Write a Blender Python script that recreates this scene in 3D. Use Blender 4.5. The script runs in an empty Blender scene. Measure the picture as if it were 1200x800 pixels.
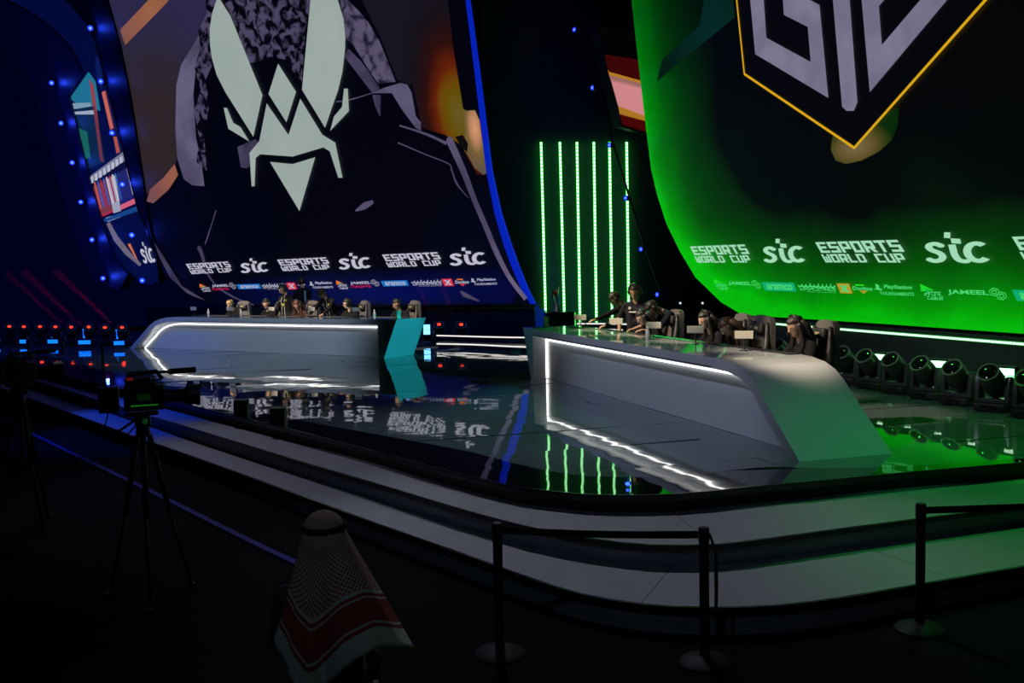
import bpy, bmesh, math, random
import numpy as np
from mathutils import Vector, Matrix
from mathutils.geometry import tessellate_polygon
random.seed(7)
PI = math.pi
sc = bpy.context.scene
COL = sc.collection

# ------------------------------------------------------------------ camera
S = 0.55                      # stage floor above the hall floor
H = S + 2.0                   # camera height
F = 1166.7
PITCH, ROLL = math.radians(4.02), math.radians(1.2)
CAMR = Matrix.Rotation(PI/2 - PITCH, 3, 'X') @ Matrix.Rotation(-ROLL, 3, 'Z')
CAMP = Vector((0, 0, H))
cd = bpy.data.cameras.new('camera')
cd.sensor_width = 36.0; cd.lens = 36.0*F/1200.0; cd.clip_end = 200
cam = bpy.data.objects.new('camera', cd); COL.objects.link(cam)
cam.matrix_world = Matrix.Translation(CAMP) @ CAMR.to_4x4()
sc.camera = cam
sc.view_settings.view_transform = 'Standard'; sc.view_settings.look = 'None'
sc.view_settings.gamma = 1.0; sc.view_settings.use_curve_mapping = False
sc.view_settings.exposure = 0.0
w = bpy.data.worlds.new('hall_air'); sc.world = w; w.use_nodes = True
w.node_tree.nodes['Background'].inputs[0].default_value = (0.10, 0.16, 0.5, 1)
w.node_tree.nodes['Background'].inputs[1].default_value = 0.0

def ray(x, y): return CAMR @ Vector(((x-600)/F, -(y-400)/F, -1))
def pz(x, y, z):
    d = ray(x, y); return CAMP + d*((z-H)/d.z)
def py(x, y, Y):
    d = ray(x, y); return CAMP + d*(Y/d.y)
def pp(x, y, p0, n):
    d = ray(x, y); return CAMP + d*((p0-CAMP).dot(n)/d.dot(n))

# desk frames: origin at front bottom left corner, u along front, v away from the audience
def frame(a, b):
    A = pz(*a, S); B = pz(*b, S); u = (B-A).normalized()
    return A, u, Vector((-u.y, u.x, 0))
LA, LU, LV = frame((152, 408), (450, 420))
RA, RU, RV = frame((622, 443), (937, 541))

# ------------------------------------------------------------------ stage lamps
def lamp(name, kind, loc, col, power, target=None, angle=40, blend=0.5, size=0.2):
    l = bpy.data.lights.new(name, kind); l.color = col; l.energy = power
    if kind == 'SPOT':
        l.spot_size = math.radians(angle); l.spot_blend = blend; l.shadow_soft_size = size
    elif kind == 'AREA': l.size = size
    else: l.shadow_soft_size = size
    o = bpy.data.objects.new(name, l); COL.objects.link(o); o.location = loc
    if target is not None:
        o.rotation_euler = (Vector(target)-Vector(loc)).to_track_quat('-Z', 'Y').to_euler()
    return o
def dp(A, u, v, a, b, z=0.0): return A + u*a + v*b + Vector((0, 0, z))
WARM = (1.0, 0.80, 0.55)
# front truss keys on the two player rows
for (A, u, v, aa, pw, an) in ((LA, LU, LV, (2.9, 4.3, 5.6, 7.2, 9.0), 5200, 10), (RA, RU, RV, (1.2, 2.6, 4.4, 6.4), 4600, 12)):
    for a in aa:
        t = dp(A, u, v, a, 1.30, 1.15)
        lamp('key_spot', 'SPOT', t - v*6.0 + Vector((0, 0, 6.0)), WARM, pw, t, an, 0.5, 0.12)
t = dp(RA, RU, RV, 7.4, 0.75, 0.85); lamp('key_spot', 'SPOT', t + Vector((-2.0, -2.0, 7.5)), WARM, 4200, t, 11, 0.9, 0.12)
# cool wash over the desk fronts
lamp('front_wash', 'SPOT', (-7, 8, 12), (0.62, 0.78, 1.0), 6200, dp(LA, LU, LV, 5.0, 0, 0.5), 24, 0.7, 0.3)
lamp('front_wash', 'SPOT', (-8, 9, 10), (0.74, 0.76, 1.0), 1900, dp(RA, RU, RV, 5.0, 0, 0.4), 34, 0.8, 0.3)
# rear truss wash coming down on the step treads
lamp('step_wash', 'SPOT', (-0.5, 14.0, 10), (0.78, 0.80, 1.0), 780, (0.6, 7.8, 0.2), 40, 0.8, 0.3)
lamp('step_wash', 'SPOT', (-5.5, 17.5, 10), (0.72, 0.72, 1.0), 640, (-3.4, 12.2, 0.2), 36, 0.8, 0.3)
# coloured washes
lamp('green_wash', 'SPOT', (6.2, 9.6, 9), (0.03, 1.0, 0.05), 800, (5.9, 11.2, S), 26, 0.4, 0.2)
lamp('green_wash', 'SPOT', (6.0, 12.0, 8), (0.04, 1.0, 0.16), 500, (5.2, 8.4, 0.2), 44, 0.7, 0.3)
lamp('green_wash', 'SPOT', (4.8, 17.5, 6.5), (0.03, 1.0, 0.06), 220, (6.6, 14.4, S+0.2), 44, 0.6, 0.2)  # added unseen green spot, rim light for the moving heads
lamp('green_wash', 'SPOT', (3.2, 25.0, 8), (0.02, 1.0, 0.15), 2200, dp(RA, RU, RV, 2.2, 0.6, 0.93), 26, 0.8, 0.3)
lamp('green_wash', 'SPOT', (6.3, 4.5, 8), (0.05, 1.0, 0.30), 640, dp(RA, RU, RV, 8.7, 0.6, 0.2), 14, 0.9, 0.3)
lamp('green_wash', 'SPOT', (6.9, 12.2, 6), (0.03, 1.0, 0.06), 100, (6.4, 14.8, S+0.3), 40, 0.6, 0.2)  # second unseen green spot added over the moving heads
lamp('front_wash', 'SPOT', (-2.5, -2.5, 9), (0.45, 0.70, 1.0), 150, (0.4, 9.0, 0.3), 34, 0.8, 0.3)  # unseen fill added from the hall side, lifts the step risers
lamp('trophy_fill', 'SPOT', (0.5, 19.5, 8), (1.0, 0.95, 0.9), 420, (1.25, 26.85, 2.0), 6, 0.5, 0.05)  # unseen spot added to brighten the trophy
lamp('scarf_fill', 'SPOT', (2.6, 0.6, 6.0), (0.60, 0.80, 0.36), 12, (-0.75, 4.9, 0.9), 13, 0.8, 0.2)  # unseen fill added so the headscarfed person shows from behind
lamp('teal_wash', 'SPOT', (4.2, 19.0, 3.4), (0.01, 0.80, 0.92), 2100, dp(LA, LU, LV, 10.0, 0.5, 0.5), 11, 0.5, 0.2)
lamp('blue_wash', 'SPOT', (-9.5, 20.5, 9), (0.02, 0.08, 1.0), 2000, (-6.4, 16.6, 0.3), 24, 0.7, 0.2)
lamp('blue_wash', 'SPOT', (-15, 22, 9), (0.03, 0.10, 1.0), 1500, (-12.5, 28.5, S), 60, 0.8, 0.3)
lamp('blue_wash', 'SPOT', (-3.0, 22, 8), (0.02, 0.12, 1.0), 700, (-1.0, 28, S), 50, 0.8, 0.3)
lamp('blue_wash', 'SPOT', (-20, 24, 4), (0.03, 0.05, 1.0), 6500, (-24, 50, 8), 90, 0.9, 0.3)  # unseen spot added on the rear drapes in place of blue haze

# ------------------------------------------------------------------ materials
MATS = {}
def mat(name, col, rough=0.5, metal=0.0, spec=0.5, noise=0.0, nscale=8.0, bump=0.0, bscale=40.0, coat=0.0):
    if name in MATS: return MATS[name]
    m = bpy.data.materials.new(name); m.use_nodes = True; nt = m.node_tree
    b = nt.nodes['Principled BSDF']
    b.inputs['Base Color'].default_value = (*col, 1); b.inputs['Roughness'].default_value = rough
    b.inputs['Metallic'].default_value = metal; b.inputs['Specular IOR Level'].default_value = spec
    b.inputs['Coat Weight'].default_value = coat
    if noise or bump:
        tc = nt.nodes.new('ShaderNodeTexCoord')
    if noise:
        n = nt.nodes.new('ShaderNodeTexNoise'); n.inputs['Scale'].default_value = nscale; n.inputs['Detail'].default_value = 4
        nt.links.new(tc.outputs['Object'], n.inputs['Vector'])
        mx = nt.nodes.new('ShaderNodeMix'); mx.data_type = 'RGBA'
        mx.inputs[6].default_value = tuple(c*(1-noise) for c in col)+(1,); mx.inputs[7].default_value = tuple(min(1, c*(1+noise)) for c in col)+(1,)
        nt.links.new(n.outputs['Fac'], mx.inputs[0]); nt.links.new(mx.outputs[2], b.inputs['Base Color'])
    if bump:
        n2 = nt.nodes.new('ShaderNodeTexNoise'); n2.inputs['Scale'].default_value = bscale
        nt.links.new(tc.outputs['Object'], n2.inputs['Vector'])
        bp = nt.nodes.new('ShaderNodeBump'); bp.inputs['Strength'].default_value = bump; bp.inputs['Distance'].default_value = 0.02
        nt.links.new(n2.outputs['Fac'], bp.inputs['Height']); nt.links.new(bp.outputs['Normal'], b.inputs['Normal'])
    MATS[name] = m; return m
def srgb(r, g, b):
    f = lambda c: (c/255/12.92) if c <= 10 else ((c/255+0.055)/1.055)**2.4
    return (f(r), f(g), f(b))
def emit(name, col, strength=1.0, sample=True):
    if name in MATS: return MATS[name]
    m = bpy.data.materials.new(name); m.use_nodes = True; nt = m.node_tree
    b = nt.nodes['Principled BSDF']; b.inputs['Base Color'].default_value = (0.01, 0.01, 0.01, 1); b.inputs['Roughness'].default_value = 0.6
    b.inputs['Emission Color'].default_value = (*col, 1); b.inputs['Emission Strength'].default_value = strength
    if not sample: m.cycles.emission_sampling = 'NONE'
    MATS[name] = m; return m
def led(name, rgb):           # a picture colour on an LED screen, given as it reads
    return emit(name, srgb(*rgb), 1.0, False)
def led_noise(name, a, b, scale, contrast=(0.42, 0.6), detail=6, mask=None):
    m = emit(name, (0, 0, 0), 1.0, False); nt = m.node_tree; p = nt.nodes['Principled BSDF']
    tc = nt.nodes.new('ShaderNodeTexCoord'); n = nt.nodes.new('ShaderNodeTexNoise')
    n.inputs['Scale'].default_value = scale; n.inputs['Detail'].default_value = detail; n.inputs['Distortion'].default_value = 0.6
    r = nt.nodes.new('ShaderNodeValToRGB'); r.color_ramp.elements[0].position = contrast[0]; r.color_ramp.elements[1].position = contrast[1]
    r.color_ramp.elements[0].color = (*srgb(*a), 1); r.color_ramp.elements[1].color = (*srgb(*b), 1)
    nt.links.new(tc.outputs['Object'], n.inputs['Vector']); nt.links.new(n.outputs['Fac'], r.inputs[0]); nt.links.new(r.outputs[0], p.inputs['Emission Color'])
    return m
def led_ramp(name, centre, radii, stops, nz=0.0, nscale=0.6):
    """concentric colour stops on a screen: distance from a centre in the screen's own metres"""
    m = emit(name, (0, 0, 0), 1.0, False); nt = m.node_tree; p = nt.nodes['Principled BSDF']
    tc = nt.nodes.new('ShaderNodeTexCoord'); mp = nt.nodes.new('ShaderNodeMapping'); mp.vector_type = 'TEXTURE'
    mp.inputs['Location'].default_value = (centre[0], centre[1], 0); mp.inputs['Scale'].default_value = (radii[0], radii[1], 1000)
    ln = nt.nodes.new('ShaderNodeVectorMath'); ln.operation = 'LENGTH'
    r = nt.nodes.new('ShaderNodeValToRGB'); cr = r.color_ramp
    while len(cr.elements) < len(stops): cr.elements.new(0.5)
    for e, (pos, c) in zip(cr.elements, stops): e.position = pos; e.color = (*srgb(*c), 1)
    nt.links.new(tc.outputs['Object'], mp.inputs['Vector']); nt.links.new(mp.outputs[0], ln.inputs[0])
    out = ln.outputs['Value']
    if nz:
        n = nt.nodes.new('ShaderNodeTexNoise'); n.inputs['Scale'].default_value = nscale; nt.links.new(tc.outputs['Object'], n.inputs['Vector'])
        ma = nt.nodes.new('ShaderNodeMath'); ma.operation = 'MULTIPLY_ADD'; ma.inputs[1].default_value = nz; ma.inputs[2].default_value = -nz/2
        nt.links.new(n.outputs['Fac'], ma.inputs[0])
        ad = nt.nodes.new('ShaderNodeMath'); ad.operation = 'ADD'; nt.links.new(out, ad.inputs[0]); nt.links.new(ma.outputs[0], ad.inputs[1]); out = ad.outputs[0]
    nt.links.new(out, r.inputs[0]); nt.links.new(r.outputs[0], p.inputs['Emission Color'])
    return m

M_black = mat('black_metal', (0.012, 0.012, 0.014), 0.42, 0.0, 0.5, 0.2)
M_blackgl = mat('black_gloss', (0.008, 0.008, 0.009), 0.15)
M_blackfab = mat('black_fabric', (0.014, 0.014, 0.017), 0.9, noise=0.3, nscale=30)
M_dark = mat('dark_plastic', (0.02, 0.02, 0.022), 0.5)
M_chrome = mat('chrome', (0.7, 0.7, 0.72), 0.2, 1.0)
M_glass = mat('lens_glass', (0.01, 0.012, 0.012), 0.05, 0, 0.8)

ORD = ['first', 'second', 'third', 'fourth', 'fifth', 'sixth', 'seventh', 'eighth', 'ninth', 'tenth']
# ------------------------------------------------------------------ mesh helpers
class MB:
    def __init__(s): s.v = []; s.f = []; s.mi = []; s.cur = 0
    def add(s, vs, fs, M=None):
        n = len(s.v)
        s.v += [tuple(M @ Vector(p)) if M else tuple(p) for p in vs]
        s.f += [tuple(i+n for i in f) for f in fs]; s.mi += [s.cur]*len(fs)
        return s
    def box(s, c, d, M=None, taper=1.0):
        x, y, z = d[0]/2, d[1]/2, d[2]/2
        vs = [(c[0]+a*x*(taper if k > 0 else 1), c[1]+b*y*(taper if k > 0 else 1), c[2]+k*z) for k in (-1, 1) for b in (-1, 1) for a in (-1, 1)]
        return s.add(vs, [(0, 2, 3, 1), (4, 5, 7, 6), (0, 1, 5, 4), (2, 6, 7, 3), (0, 4, 6, 2), (1, 3, 7, 5)], M)
    def rbox(s, c, d, r=0.02, M=None):
        bm = bmesh.new(); bmesh.ops.create_cube(bm, size=1.0)
        for v in bm.verts: v.co = Vector((v.co.x*d[0], v.co.y*d[1], v.co.z*d[2])) + Vector(c)
        bmesh.ops.bevel(bm, geom=bm.edges[:], offset=r, segments=2, affect='EDGES', profile=0.6)
        bm.verts.index_update()
        s.add([v.co.copy() for v in bm.verts], [[v.index for v in f.verts] for f in bm.faces], M); bm.free(); return s
    def lathe(s, prof, n=16, M=None, cap=True):
        vs = []; fs = []
        for (r, z) in prof:
            for i in range(n): vs.append((r*math.cos(2*PI*i/n), r*math.sin(2*PI*i/n), z))
        for k in range(len(prof)-1):
            for i in range(n):
                j = (i+1) % n; fs.append((k*n+i, k*n+j, (k+1)*n+j, (k+1)*n+i))
        if cap:
            fs.append(tuple(range(n))[::-1]); fs.append(tuple((len(prof)-1)*n+i for i in range(n)))
        return s.add(vs, fs, M)
    def tube(s, pts, r, n=8, M=None):
        pts = [Vector(p) for p in pts]; rs = r if isinstance(r, (list, tuple)) else [r]*len(pts)
        vs = []; fs = []; up = None
        for i, p in enumerate(pts):
            t = (pts[min(i+1, len(pts)-1)]-pts[max(i-1, 0)]).normalized()
            if up is None: up = Vector((0, 0, 1)) if abs(t.z) < 0.9 else Vector((1, 0, 0))
            a = t.cross(up).normalized(); b = a.cross(t).normalized(); up = b
            for k in range(n):
                an = 2*PI*k/n; vs.append(p + a*math.cos(an)*rs[i] + b*math.sin(an)*rs[i])
        for i in range(len(pts)-1):
            for k in range(n):
                j = (k+1) % n; fs.append((i*n+k, i*n+j, (i+1)*n+j, (i+1)*n+k))
        fs.append(tuple(range(n))[::-1]); fs.append(tuple((len(pts)-1)*n+k for k in range(n)))
        return s.add(vs, fs, M)
    def sphere(s, c, r, nu=12, nv=8, M=None):
        rr = r if isinstance(r, (list, tuple)) else (r, r, r)
        vs = [(c[0], c[1], c[2]-rr[2])]; fs = []
        for j in range(1, nv):
            th = -PI/2+PI*j/nv
            for i in range(nu):
                ph = 2*PI*i/nu; vs.append((c[0]+rr[0]*math.cos(th)*math.cos(ph), c[1]+rr[1]*math.cos(th)*math.sin(ph), c[2]+rr[2]*math.sin(th)))
        vs.append((c[0], c[1], c[2]+rr[2])); L = len(vs)-1
        for i in range(nu): fs.append((0, 1+(i+1) % nu, 1+i)); fs.append((L, L-nu+i, L-nu+(i+1) % nu))
        for j in range(nv-2):
            for i in range(nu):
                a = 1+j*nu+i; b = 1+j*nu+(i+1) % nu; fs.append((a, b, b+nu, a+nu))
        return s.add(vs, fs, M)
    def prism(s, poly, z0, z1, M=None, cap0=True, cap1=True):
        """poly 2d in xy, extruded z0..z1"""
        n = len(poly); vs = [(p[0], p[1], z0) for p in poly] + [(p[0], p[1], z1) for p in poly]
        fs = [(i, (i+1) % n, n+(i+1) % n, n+i) for i in range(n)]
        tr = tessellate_polygon([[Vector((p[0], p[1], 0)) for p in poly]])
        for t in tr:
            if cap0: fs.append(tuple(t))
            if cap1: fs.append(tuple(i+n for i in t))
        s.add(vs, fs, M); return s
    def flat(s, poly, z=0.0, M=None):
        vs = [(p[0], p[1], z) for p in poly]
        fs = []
        for t in tessellate_polygon([[Vector((p[0], p[1], 0)) for p in poly]]):
            a, b, c = (Vector(vs[i]) for i in t)
            fs.append(tuple(t) if (b-a).cross(c-a).z > 0 else tuple(t)[::-1])
        return s.add(vs, fs, M)
    def stroke(s, pts, wd, z=0.0):
        """flat ribbon with round joins"""
        pts = [Vector((p[0], p[1])) for p in pts]
        for i in range(len(pts)-1):
            a, b = pts[i], pts[i+1]; d = b-a
            if d.length < 1e-6: continue
            d.normalize(); nrm = Vector((-d.y, d.x))
            w0 = (wd[i] if isinstance(wd, (list, tuple)) else wd)/2; w1 = (wd[i+1] if isinstance(wd, (list, tuple)) else wd)/2
            q = [a-nrm*w0, b-nrm*w1, b+nrm*w1, a+nrm*w0]
            s.add([(p.x, p.y, z) for p in q], [(0, 1, 2, 3)])
            if i: s.add([(a.x, a.y, z)]+[(a.x+w0*math.cos(k*PI/4), a.y+w0*math.sin(k*PI/4), z) for k in range(8)], [(0, 1+k, 1+(k+1) % 8) for k in range(8)])
        return s
    def mesh(s, name, smooth=False, fixn=True):
        me = bpy.data.meshes.new(name); me.from_pydata(s.v, [], s.f)
        if fixn:
            bm = bmesh.new(); bm.from_mesh(me); bmesh.ops.recalc_face_normals(bm, faces=bm.faces[:]); bm.to_mesh(me); bm.free()
        me.polygons.foreach_set('material_index', s.mi)
        if smooth:
            me.polygons.foreach_set('use_smooth', [True]*len(me.polygons))
            if smooth != 'all': me.set_sharp_from_angle(angle=math.radians(smooth if smooth is not True else 40))
        me.update(); return me
    def build(s, name, m, parent=None, smooth=False, fixn=True, M=None):
        me = s.mesh(name, smooth, fixn)
        for x in (m if isinstance(m, (list, tuple)) else [m]): me.materials.append(x)
        return link(name, me, parent, M)
def link(name, me, parent=None, M=None):
    o = bpy.data.objects.new(name, me); COL.objects.link(o)
    if parent is not None: o.parent = parent
    if M is not None: o.matrix_basis = M
    return o
def empty(name, M=None, loc=None, rz=0.0):
    o = bpy.data.objects.new(name, None); COL.objects.link(o); o.empty_display_size = 0.1
    o.matrix_basis = M if M is not None else Matrix.Translation(Vector(loc or (0, 0, 0))) @ Matrix.Rotation(rz, 4, 'Z')
    return o
def tag(o, label, cat, group=None):
    o['label'] = label; o['category'] = cat
    if group: o['group'] = group
    return o
def struct(o, label=None):
    o['kind'] = 'structure'
    if label: o['label'] = label
    return o
def copy_tree(o, parent=None):
    c = o.copy(); COL.objects.link(c)
    if parent is not None:
        c.parent = parent
    for ch in list(o.children): copy_tree(ch, c)
    return c
def basis(o, x, y, z):
    return Matrix(((x[0], y[0], z[0], o[0]), (x[1], y[1], z[1], o[1]), (x[2], y[2], z[2], o[2]), (0, 0, 0, 1)))
def catmull(P, n=6):
    P = [Vector(p) for p in P]; out = []
    for i in range(len(P)-1):
        a, b, c, d = P[max(i-1, 0)], P[i], P[i+1], P[min(i+2, len(P)-1)]
        for k in range(n):
            t = k/n; out.append(0.5*((2*b)+(c-a)*t+(2*a-5*b+4*c-d)*t*t+(3*b-a-3*c+d)*t**3))
    out.append(P[-1]); return out

# ------------------------------------------------------------------ hall shell
M_carpet = mat('hall_floor_black', (0.004, 0.004, 0.005), 0.9, spec=0.08, noise=0.5, nscale=3, bump=0.2, bscale=60)
M_drape = mat('drape_haze_navy', (0.02, 0.02, 0.05), 0.95, noise=0.4, nscale=1.5)  # navy tint stands in for blue haze in the hall
M_wallc = mat('dark_set_wall', (0.07, 0.08, 0.08), 0.6, noise=0.2, nscale=0.7)
X0, X1, Y0, Y1, ZC = -34.0, 16.0, -4.0, 54.0, 20.0
def slab(name, c, d, m): return struct(MB().box(c, d).build(name, m))
slab('floor', ((X0+X1)/2, (Y0+Y1)/2, -0.1), (X1-X0, Y1-Y0, 0.2), M_carpet)
slab('ceiling', ((X0+X1)/2, (Y0+Y1)/2, ZC+0.1), (X1-X0, Y1-Y0, 0.2), M_drape)
slab('wall_back', ((X0+X1)/2, Y1+0.1, ZC/2), (X1-X0, 0.2, ZC), M_drape)
slab('wall_front', ((X0+X1)/2, Y0-0.1, ZC/2), (X1-X0, 0.2, ZC), M_drape)
slab('wall_left', (X0-0.1, (Y0+Y1)/2, ZC/2), (0.2, Y1-Y0, ZC), M_drape)
slab('wall_right', (X1+0.1, (Y0+Y1)/2, ZC/2), (0.2, Y1-Y0, ZC), M_drape)

# ------------------------------------------------------------------ stage and steps
Z2, Z1 = S-0.17, S-0.35
def curve(px, z, ext0=3.0, ext1=5.0, n=5):
    P = [pz(x, y, z) for x, y in px]
    P = [P[0]+(P[0]-P[1]).normalized()*ext0] + P + [P[-1]+(P[-1]-P[-2]).normalized()*ext1]
    return catmull(P, n)
EDGE = curve([(0, 422), (290, 490), (550, 557), (650, 575), (720, 579.5), (802, 577.5), (875, 570), (966, 562), (1080, 551), (1200, 541)], S, 2, 3.6)
NOS2 = curve([(32, 443), (250, 510), (430, 564), (550, 600), (647, 624), (743, 637.5), (815, 639), (880, 634), (1000, 618), (1200, 592)], Z2)
NOS1 = curve([(0, 455), (250, 544), (430, 610), (540, 649), (653, 689), (720, 704), (780, 711), (845, 712.5), (920, 709.5), (1000, 699), (1068, 687), (1200, 664)], Z1)
INNER = curve([(62, 418), (130, 437), (230, 465), (345, 491), (460, 512), (550, 529), (600, 542), (665, 555), (750, 559), (812, 555), (900, 547), (960, 549), (1060, 546), (1200, 537)], S, 0.05, 3.6)
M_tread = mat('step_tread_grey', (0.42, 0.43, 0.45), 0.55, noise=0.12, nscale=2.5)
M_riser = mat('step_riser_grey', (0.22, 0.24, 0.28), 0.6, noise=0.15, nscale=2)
M_nose = mat('step_nosing', (0.03, 0.03, 0.032), 0.25, 0.6)
M_fascia = mat('stage_fascia_black', (0.006, 0.006, 0.007), 0.5)
def inward(P, i):
    t = (P[min(i+1, len(P)-1)]-P[max(i-1, 0)]).normalized(); return Vector((-t.y, t.x, 0))
def offset(P, d): return [p+inward(P, i)*d for i, p in enumerate(P)]
def resample(P, step):
    out = [P[0]]; acc = 0
    for a, b in zip(P, P[1:]):
        L = (b-a).length; t = step-acc
        while t <= L: out.append(a+(b-a)*(t/L)); t += step
        acc = (acc+L) % step
    return out
def ribbon(mb, A, B, z0, z1):
    """closed slab between polyline A (outer) and B (inner), z0..z1"""
    n = len(A); vs = []
    for z in (z0, z1):
        vs += [(p.x, p.y, z) for p in A]+[(p.x, p.y, z) for p in B]
    f = []
    for i in range(n-1):
        f += [(i, i+1, n+i+1, n+i), (2*n+i, 3*n+i, 3*n+i+1, 2*n+i+1), (i, 2*n+i, 2*n+i+1, i+1), (n+i, n+i+1, 3*n+i+1, 3*n+i)]
    f += [(0, n, 3*n, 2*n), (n-1, 3*n-1, 4*n-1, 2*n-1)]
    return mb.add(vs, f)
def step(name, P, z, zlow, depth, label):
    root = struct(empty(name, loc=(0, 0, 0)), label)
    Q = resample(P, 0.25)
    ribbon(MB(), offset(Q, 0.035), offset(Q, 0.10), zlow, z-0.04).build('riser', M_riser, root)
    ribbon(MB(), Q, offset(Q, 0.03), z-0.045, z+0.002).build('nosing', M_nose, root)
    k = 10
    for i in range(0, len(Q)-1, k):
        seg = Q[i:i+k+1]
        if len(seg) < 2: continue
        full = offset(Q, 0.03)[i:i+k+1]; inn = offset(Q, depth)[i:i+k+1]
        e = 0.004
        full = [full[0]+(full[1]-full[0]).normalized()*e]+full[1:-1]+[full[-1]-(full[-1]-full[-2]).normalized()*e]
        inn = [inn[0]+(inn[1]-inn[0]).normalized()*e]+inn[1:-1]+[inn[-1]-(inn[-1]-inn[-2]).normalized()*e]
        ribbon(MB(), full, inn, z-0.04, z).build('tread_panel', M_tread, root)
    return root
step('stage_step', NOS1, Z1, 0.0, 1.25, 'lowest wide grey step running round the stage front')
step('stage_step', NOS2, Z2, Z1, 1.1, 'upper wide grey step directly below the black stage edge')

stage = struct(empty('stage_platform', loc=(0, 0, 0)), 'glossy dark panelled stage floor with a black edge')
# glossy floor material: printed grey field, mirror sheen, faint waviness
def floor_mat(name, col, rough, spec=0.5, wav=0.035):
    m = mat(name, col, rough, 0, spec); nt = m.node_tree; b = nt.nodes['Principled BSDF']
    g = nt.nodes.new('ShaderNodeNewGeometry')
    n = nt.nodes.new('ShaderNodeTexNoise'); n.inputs['Scale'].default_value = 2.2; n.inputs['Detail'].default_value = 1.0
    bp = nt.nodes.new('ShaderNodeBump'); bp.inputs['Strength'].default_value = wav; bp.inputs['Distance'].default_value = 0.05
    nt.links.new(g.outputs['Position'], n.inputs['Vector']); nt.links.new(n.outputs['Fac'], bp.inputs['Height']); nt.links.new(bp.outputs['Normal'], b.inputs['Normal'])
    return m
M_floor = floor_mat('stage_floor_grey', (0.11, 0.15, 0.16), 0.025)
M_floord = floor_mat('stage_floor_dark', (0.012, 0.013, 0.015), 0.05)
M_border = floor_mat('stage_border_black', (0.006, 0.006, 0.007), 0.02, 0.5, 0.03)
BACK = [Vector(p) for p in ((9.2, 11.0, S), (8.6, 13.0, S), (4.6, 26.0, S), (3.4, 31.0, S), (-4, 34, S), (-14, 40, S), (-22, 40, S), (-22, 30, S))]
def clip(poly, p0, n):
    out = []
    for i in range(len(poly)):
        a, b = poly[i], poly[(i+1) % len(poly)]; da = (a-p0).dot(n); db = (b-p0).dot(n)
        if da >= 0: out.append(a)
        if da*db < 0: out.append(a+(b-a)*(da/(da-db)))
    return out
inner_poly = [Vector((p.x, p.y, S)) for p in INNER]+BACK
tu, tv = 1.25, 2.5
T0 = Vector((0.591, 13.648, 0)) - RU*1.25*20 - RV*2.5*8
for i in range(-2, 34):
    for j in range(-1, 20):
        o = T0 + RU*tu*i + RV*(tv*j + (0.9 if i % 2 else 0))
        poly = inner_poly; g = 0.003
        for p0, n in ((o+RU*g, RU), (o+RU*(tu-g), -RU), (o+RV*g, RV), (o+RV*(tv-g), -RV)):
            poly = clip(poly, p0, n)
            if len(poly) < 3: break
        if len(poly) < 3: continue
        ar = abs(sum(a.x*b.y-b.x*a.y for a, b in zip(poly, poly[1:]+poly[:1])))/2
        if ar < 0.05: continue
        q = []
        for p in poly:
            if not q or (p-q[-1]).length > 1e-3: q.append(p)
        c = o+RU*tu/2+RV*tv/2; ta, tb = random.gauss(0, 0.0032), random.gauss(0, 0.0022)
        tops = [(p-c) for p in q]
        mb = MB(); n = len(q)
        vs = [(d.x, d.y, d.dot(RU)*ta+d.dot(RV)*tb) for d in tops]+[(d.x, d.y, -0.06) for d in tops]
        fs = [(k, (k+1) % n, n+(k+1) % n, n+k) for k in range(n)]
        for t in tessellate_polygon([[Vector((d.x, d.y, 0)) for d in tops]]):
            a, b, e = (Vector(vs[k]) for k in t); fs.append(tuple(t) if (b-a).cross(e-a).z > 0 else tuple(t)[::-1])
        mb.add(vs, fs)
        me = mb.mesh('floor_panel'); me.materials.append(M_floor)
        link('floor_panel', me, stage, Matrix.Translation((c.x, c.y, S)))
# black border panels between the printed field and the stage edge
EQ = resample(EDGE, 0.3)
def nearest(P, p):
    best = None
    for a, b in zip(P, P[1:]):
        d = b-a; t = max(0, min(1, (p-a).dot(d)/max(d.length_squared, 1e-9))); q = a+d*t
        if best is None or (q-p).length < best[0]: best = ((q-p).length, q)
    return best[1]
IQ = [nearest(INNER, p) for p in EQ]
IQ = [q if (q-p).length > 0.06 else p+inward(EQ, i)*0.06 for i, (p, q) in enumerate(zip(EQ, IQ))]
for i in range(0, len(EQ)-1, 8):
    A, B = EQ[i:i+9], IQ[i:i+9]
    if len(A) > 1: ribbon(MB(), A, B, S-0.06, S-0.0005).build('border_panel', M_border, stage)
ribbon(MB(), offset(EQ, 0.05), offset(EQ, 0.15), Z2, S-0.06).build('fascia', M_fascia, stage)
ribbon(MB(), offset(EQ, -0.015), EQ, S-0.06, S+0.001).build('edge_trim', mat('stage_edge_trim', (0.05, 0.05, 0.055), 0.18, 0.8), stage)
under = [Vector((p.x, p.y, 0)) for p in offset(EQ, 0.16)]+[Vector((p.x, p.y, 0)) for p in BACK]
MB().prism([(p.x, p.y) for p in under], 0.0, S-0.065).build('underframe', M_fascia, stage)
# cable cover before the steps; blue light on it is put into its colour
cc = [pz(x, y, 0.02) for x, y in ((-60, 459), (0, 490), (155, 565), (300, 637), (400, 683))]
cq = resample(catmull(cc, 6), 0.4)
co = MB(); ribbon(co, offset(cq, -0.035), offset(cq, 0.035), 0.0, 0.025)
tag(co.build('cable_cover', mat('cover_lit_blue', (0.015, 0.02, 0.30), 0.6, spec=0.2, noise=0.1)), 'long low cable cover coloured as if lit blue, lying on the black hall floor', 'cable cover')

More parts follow.
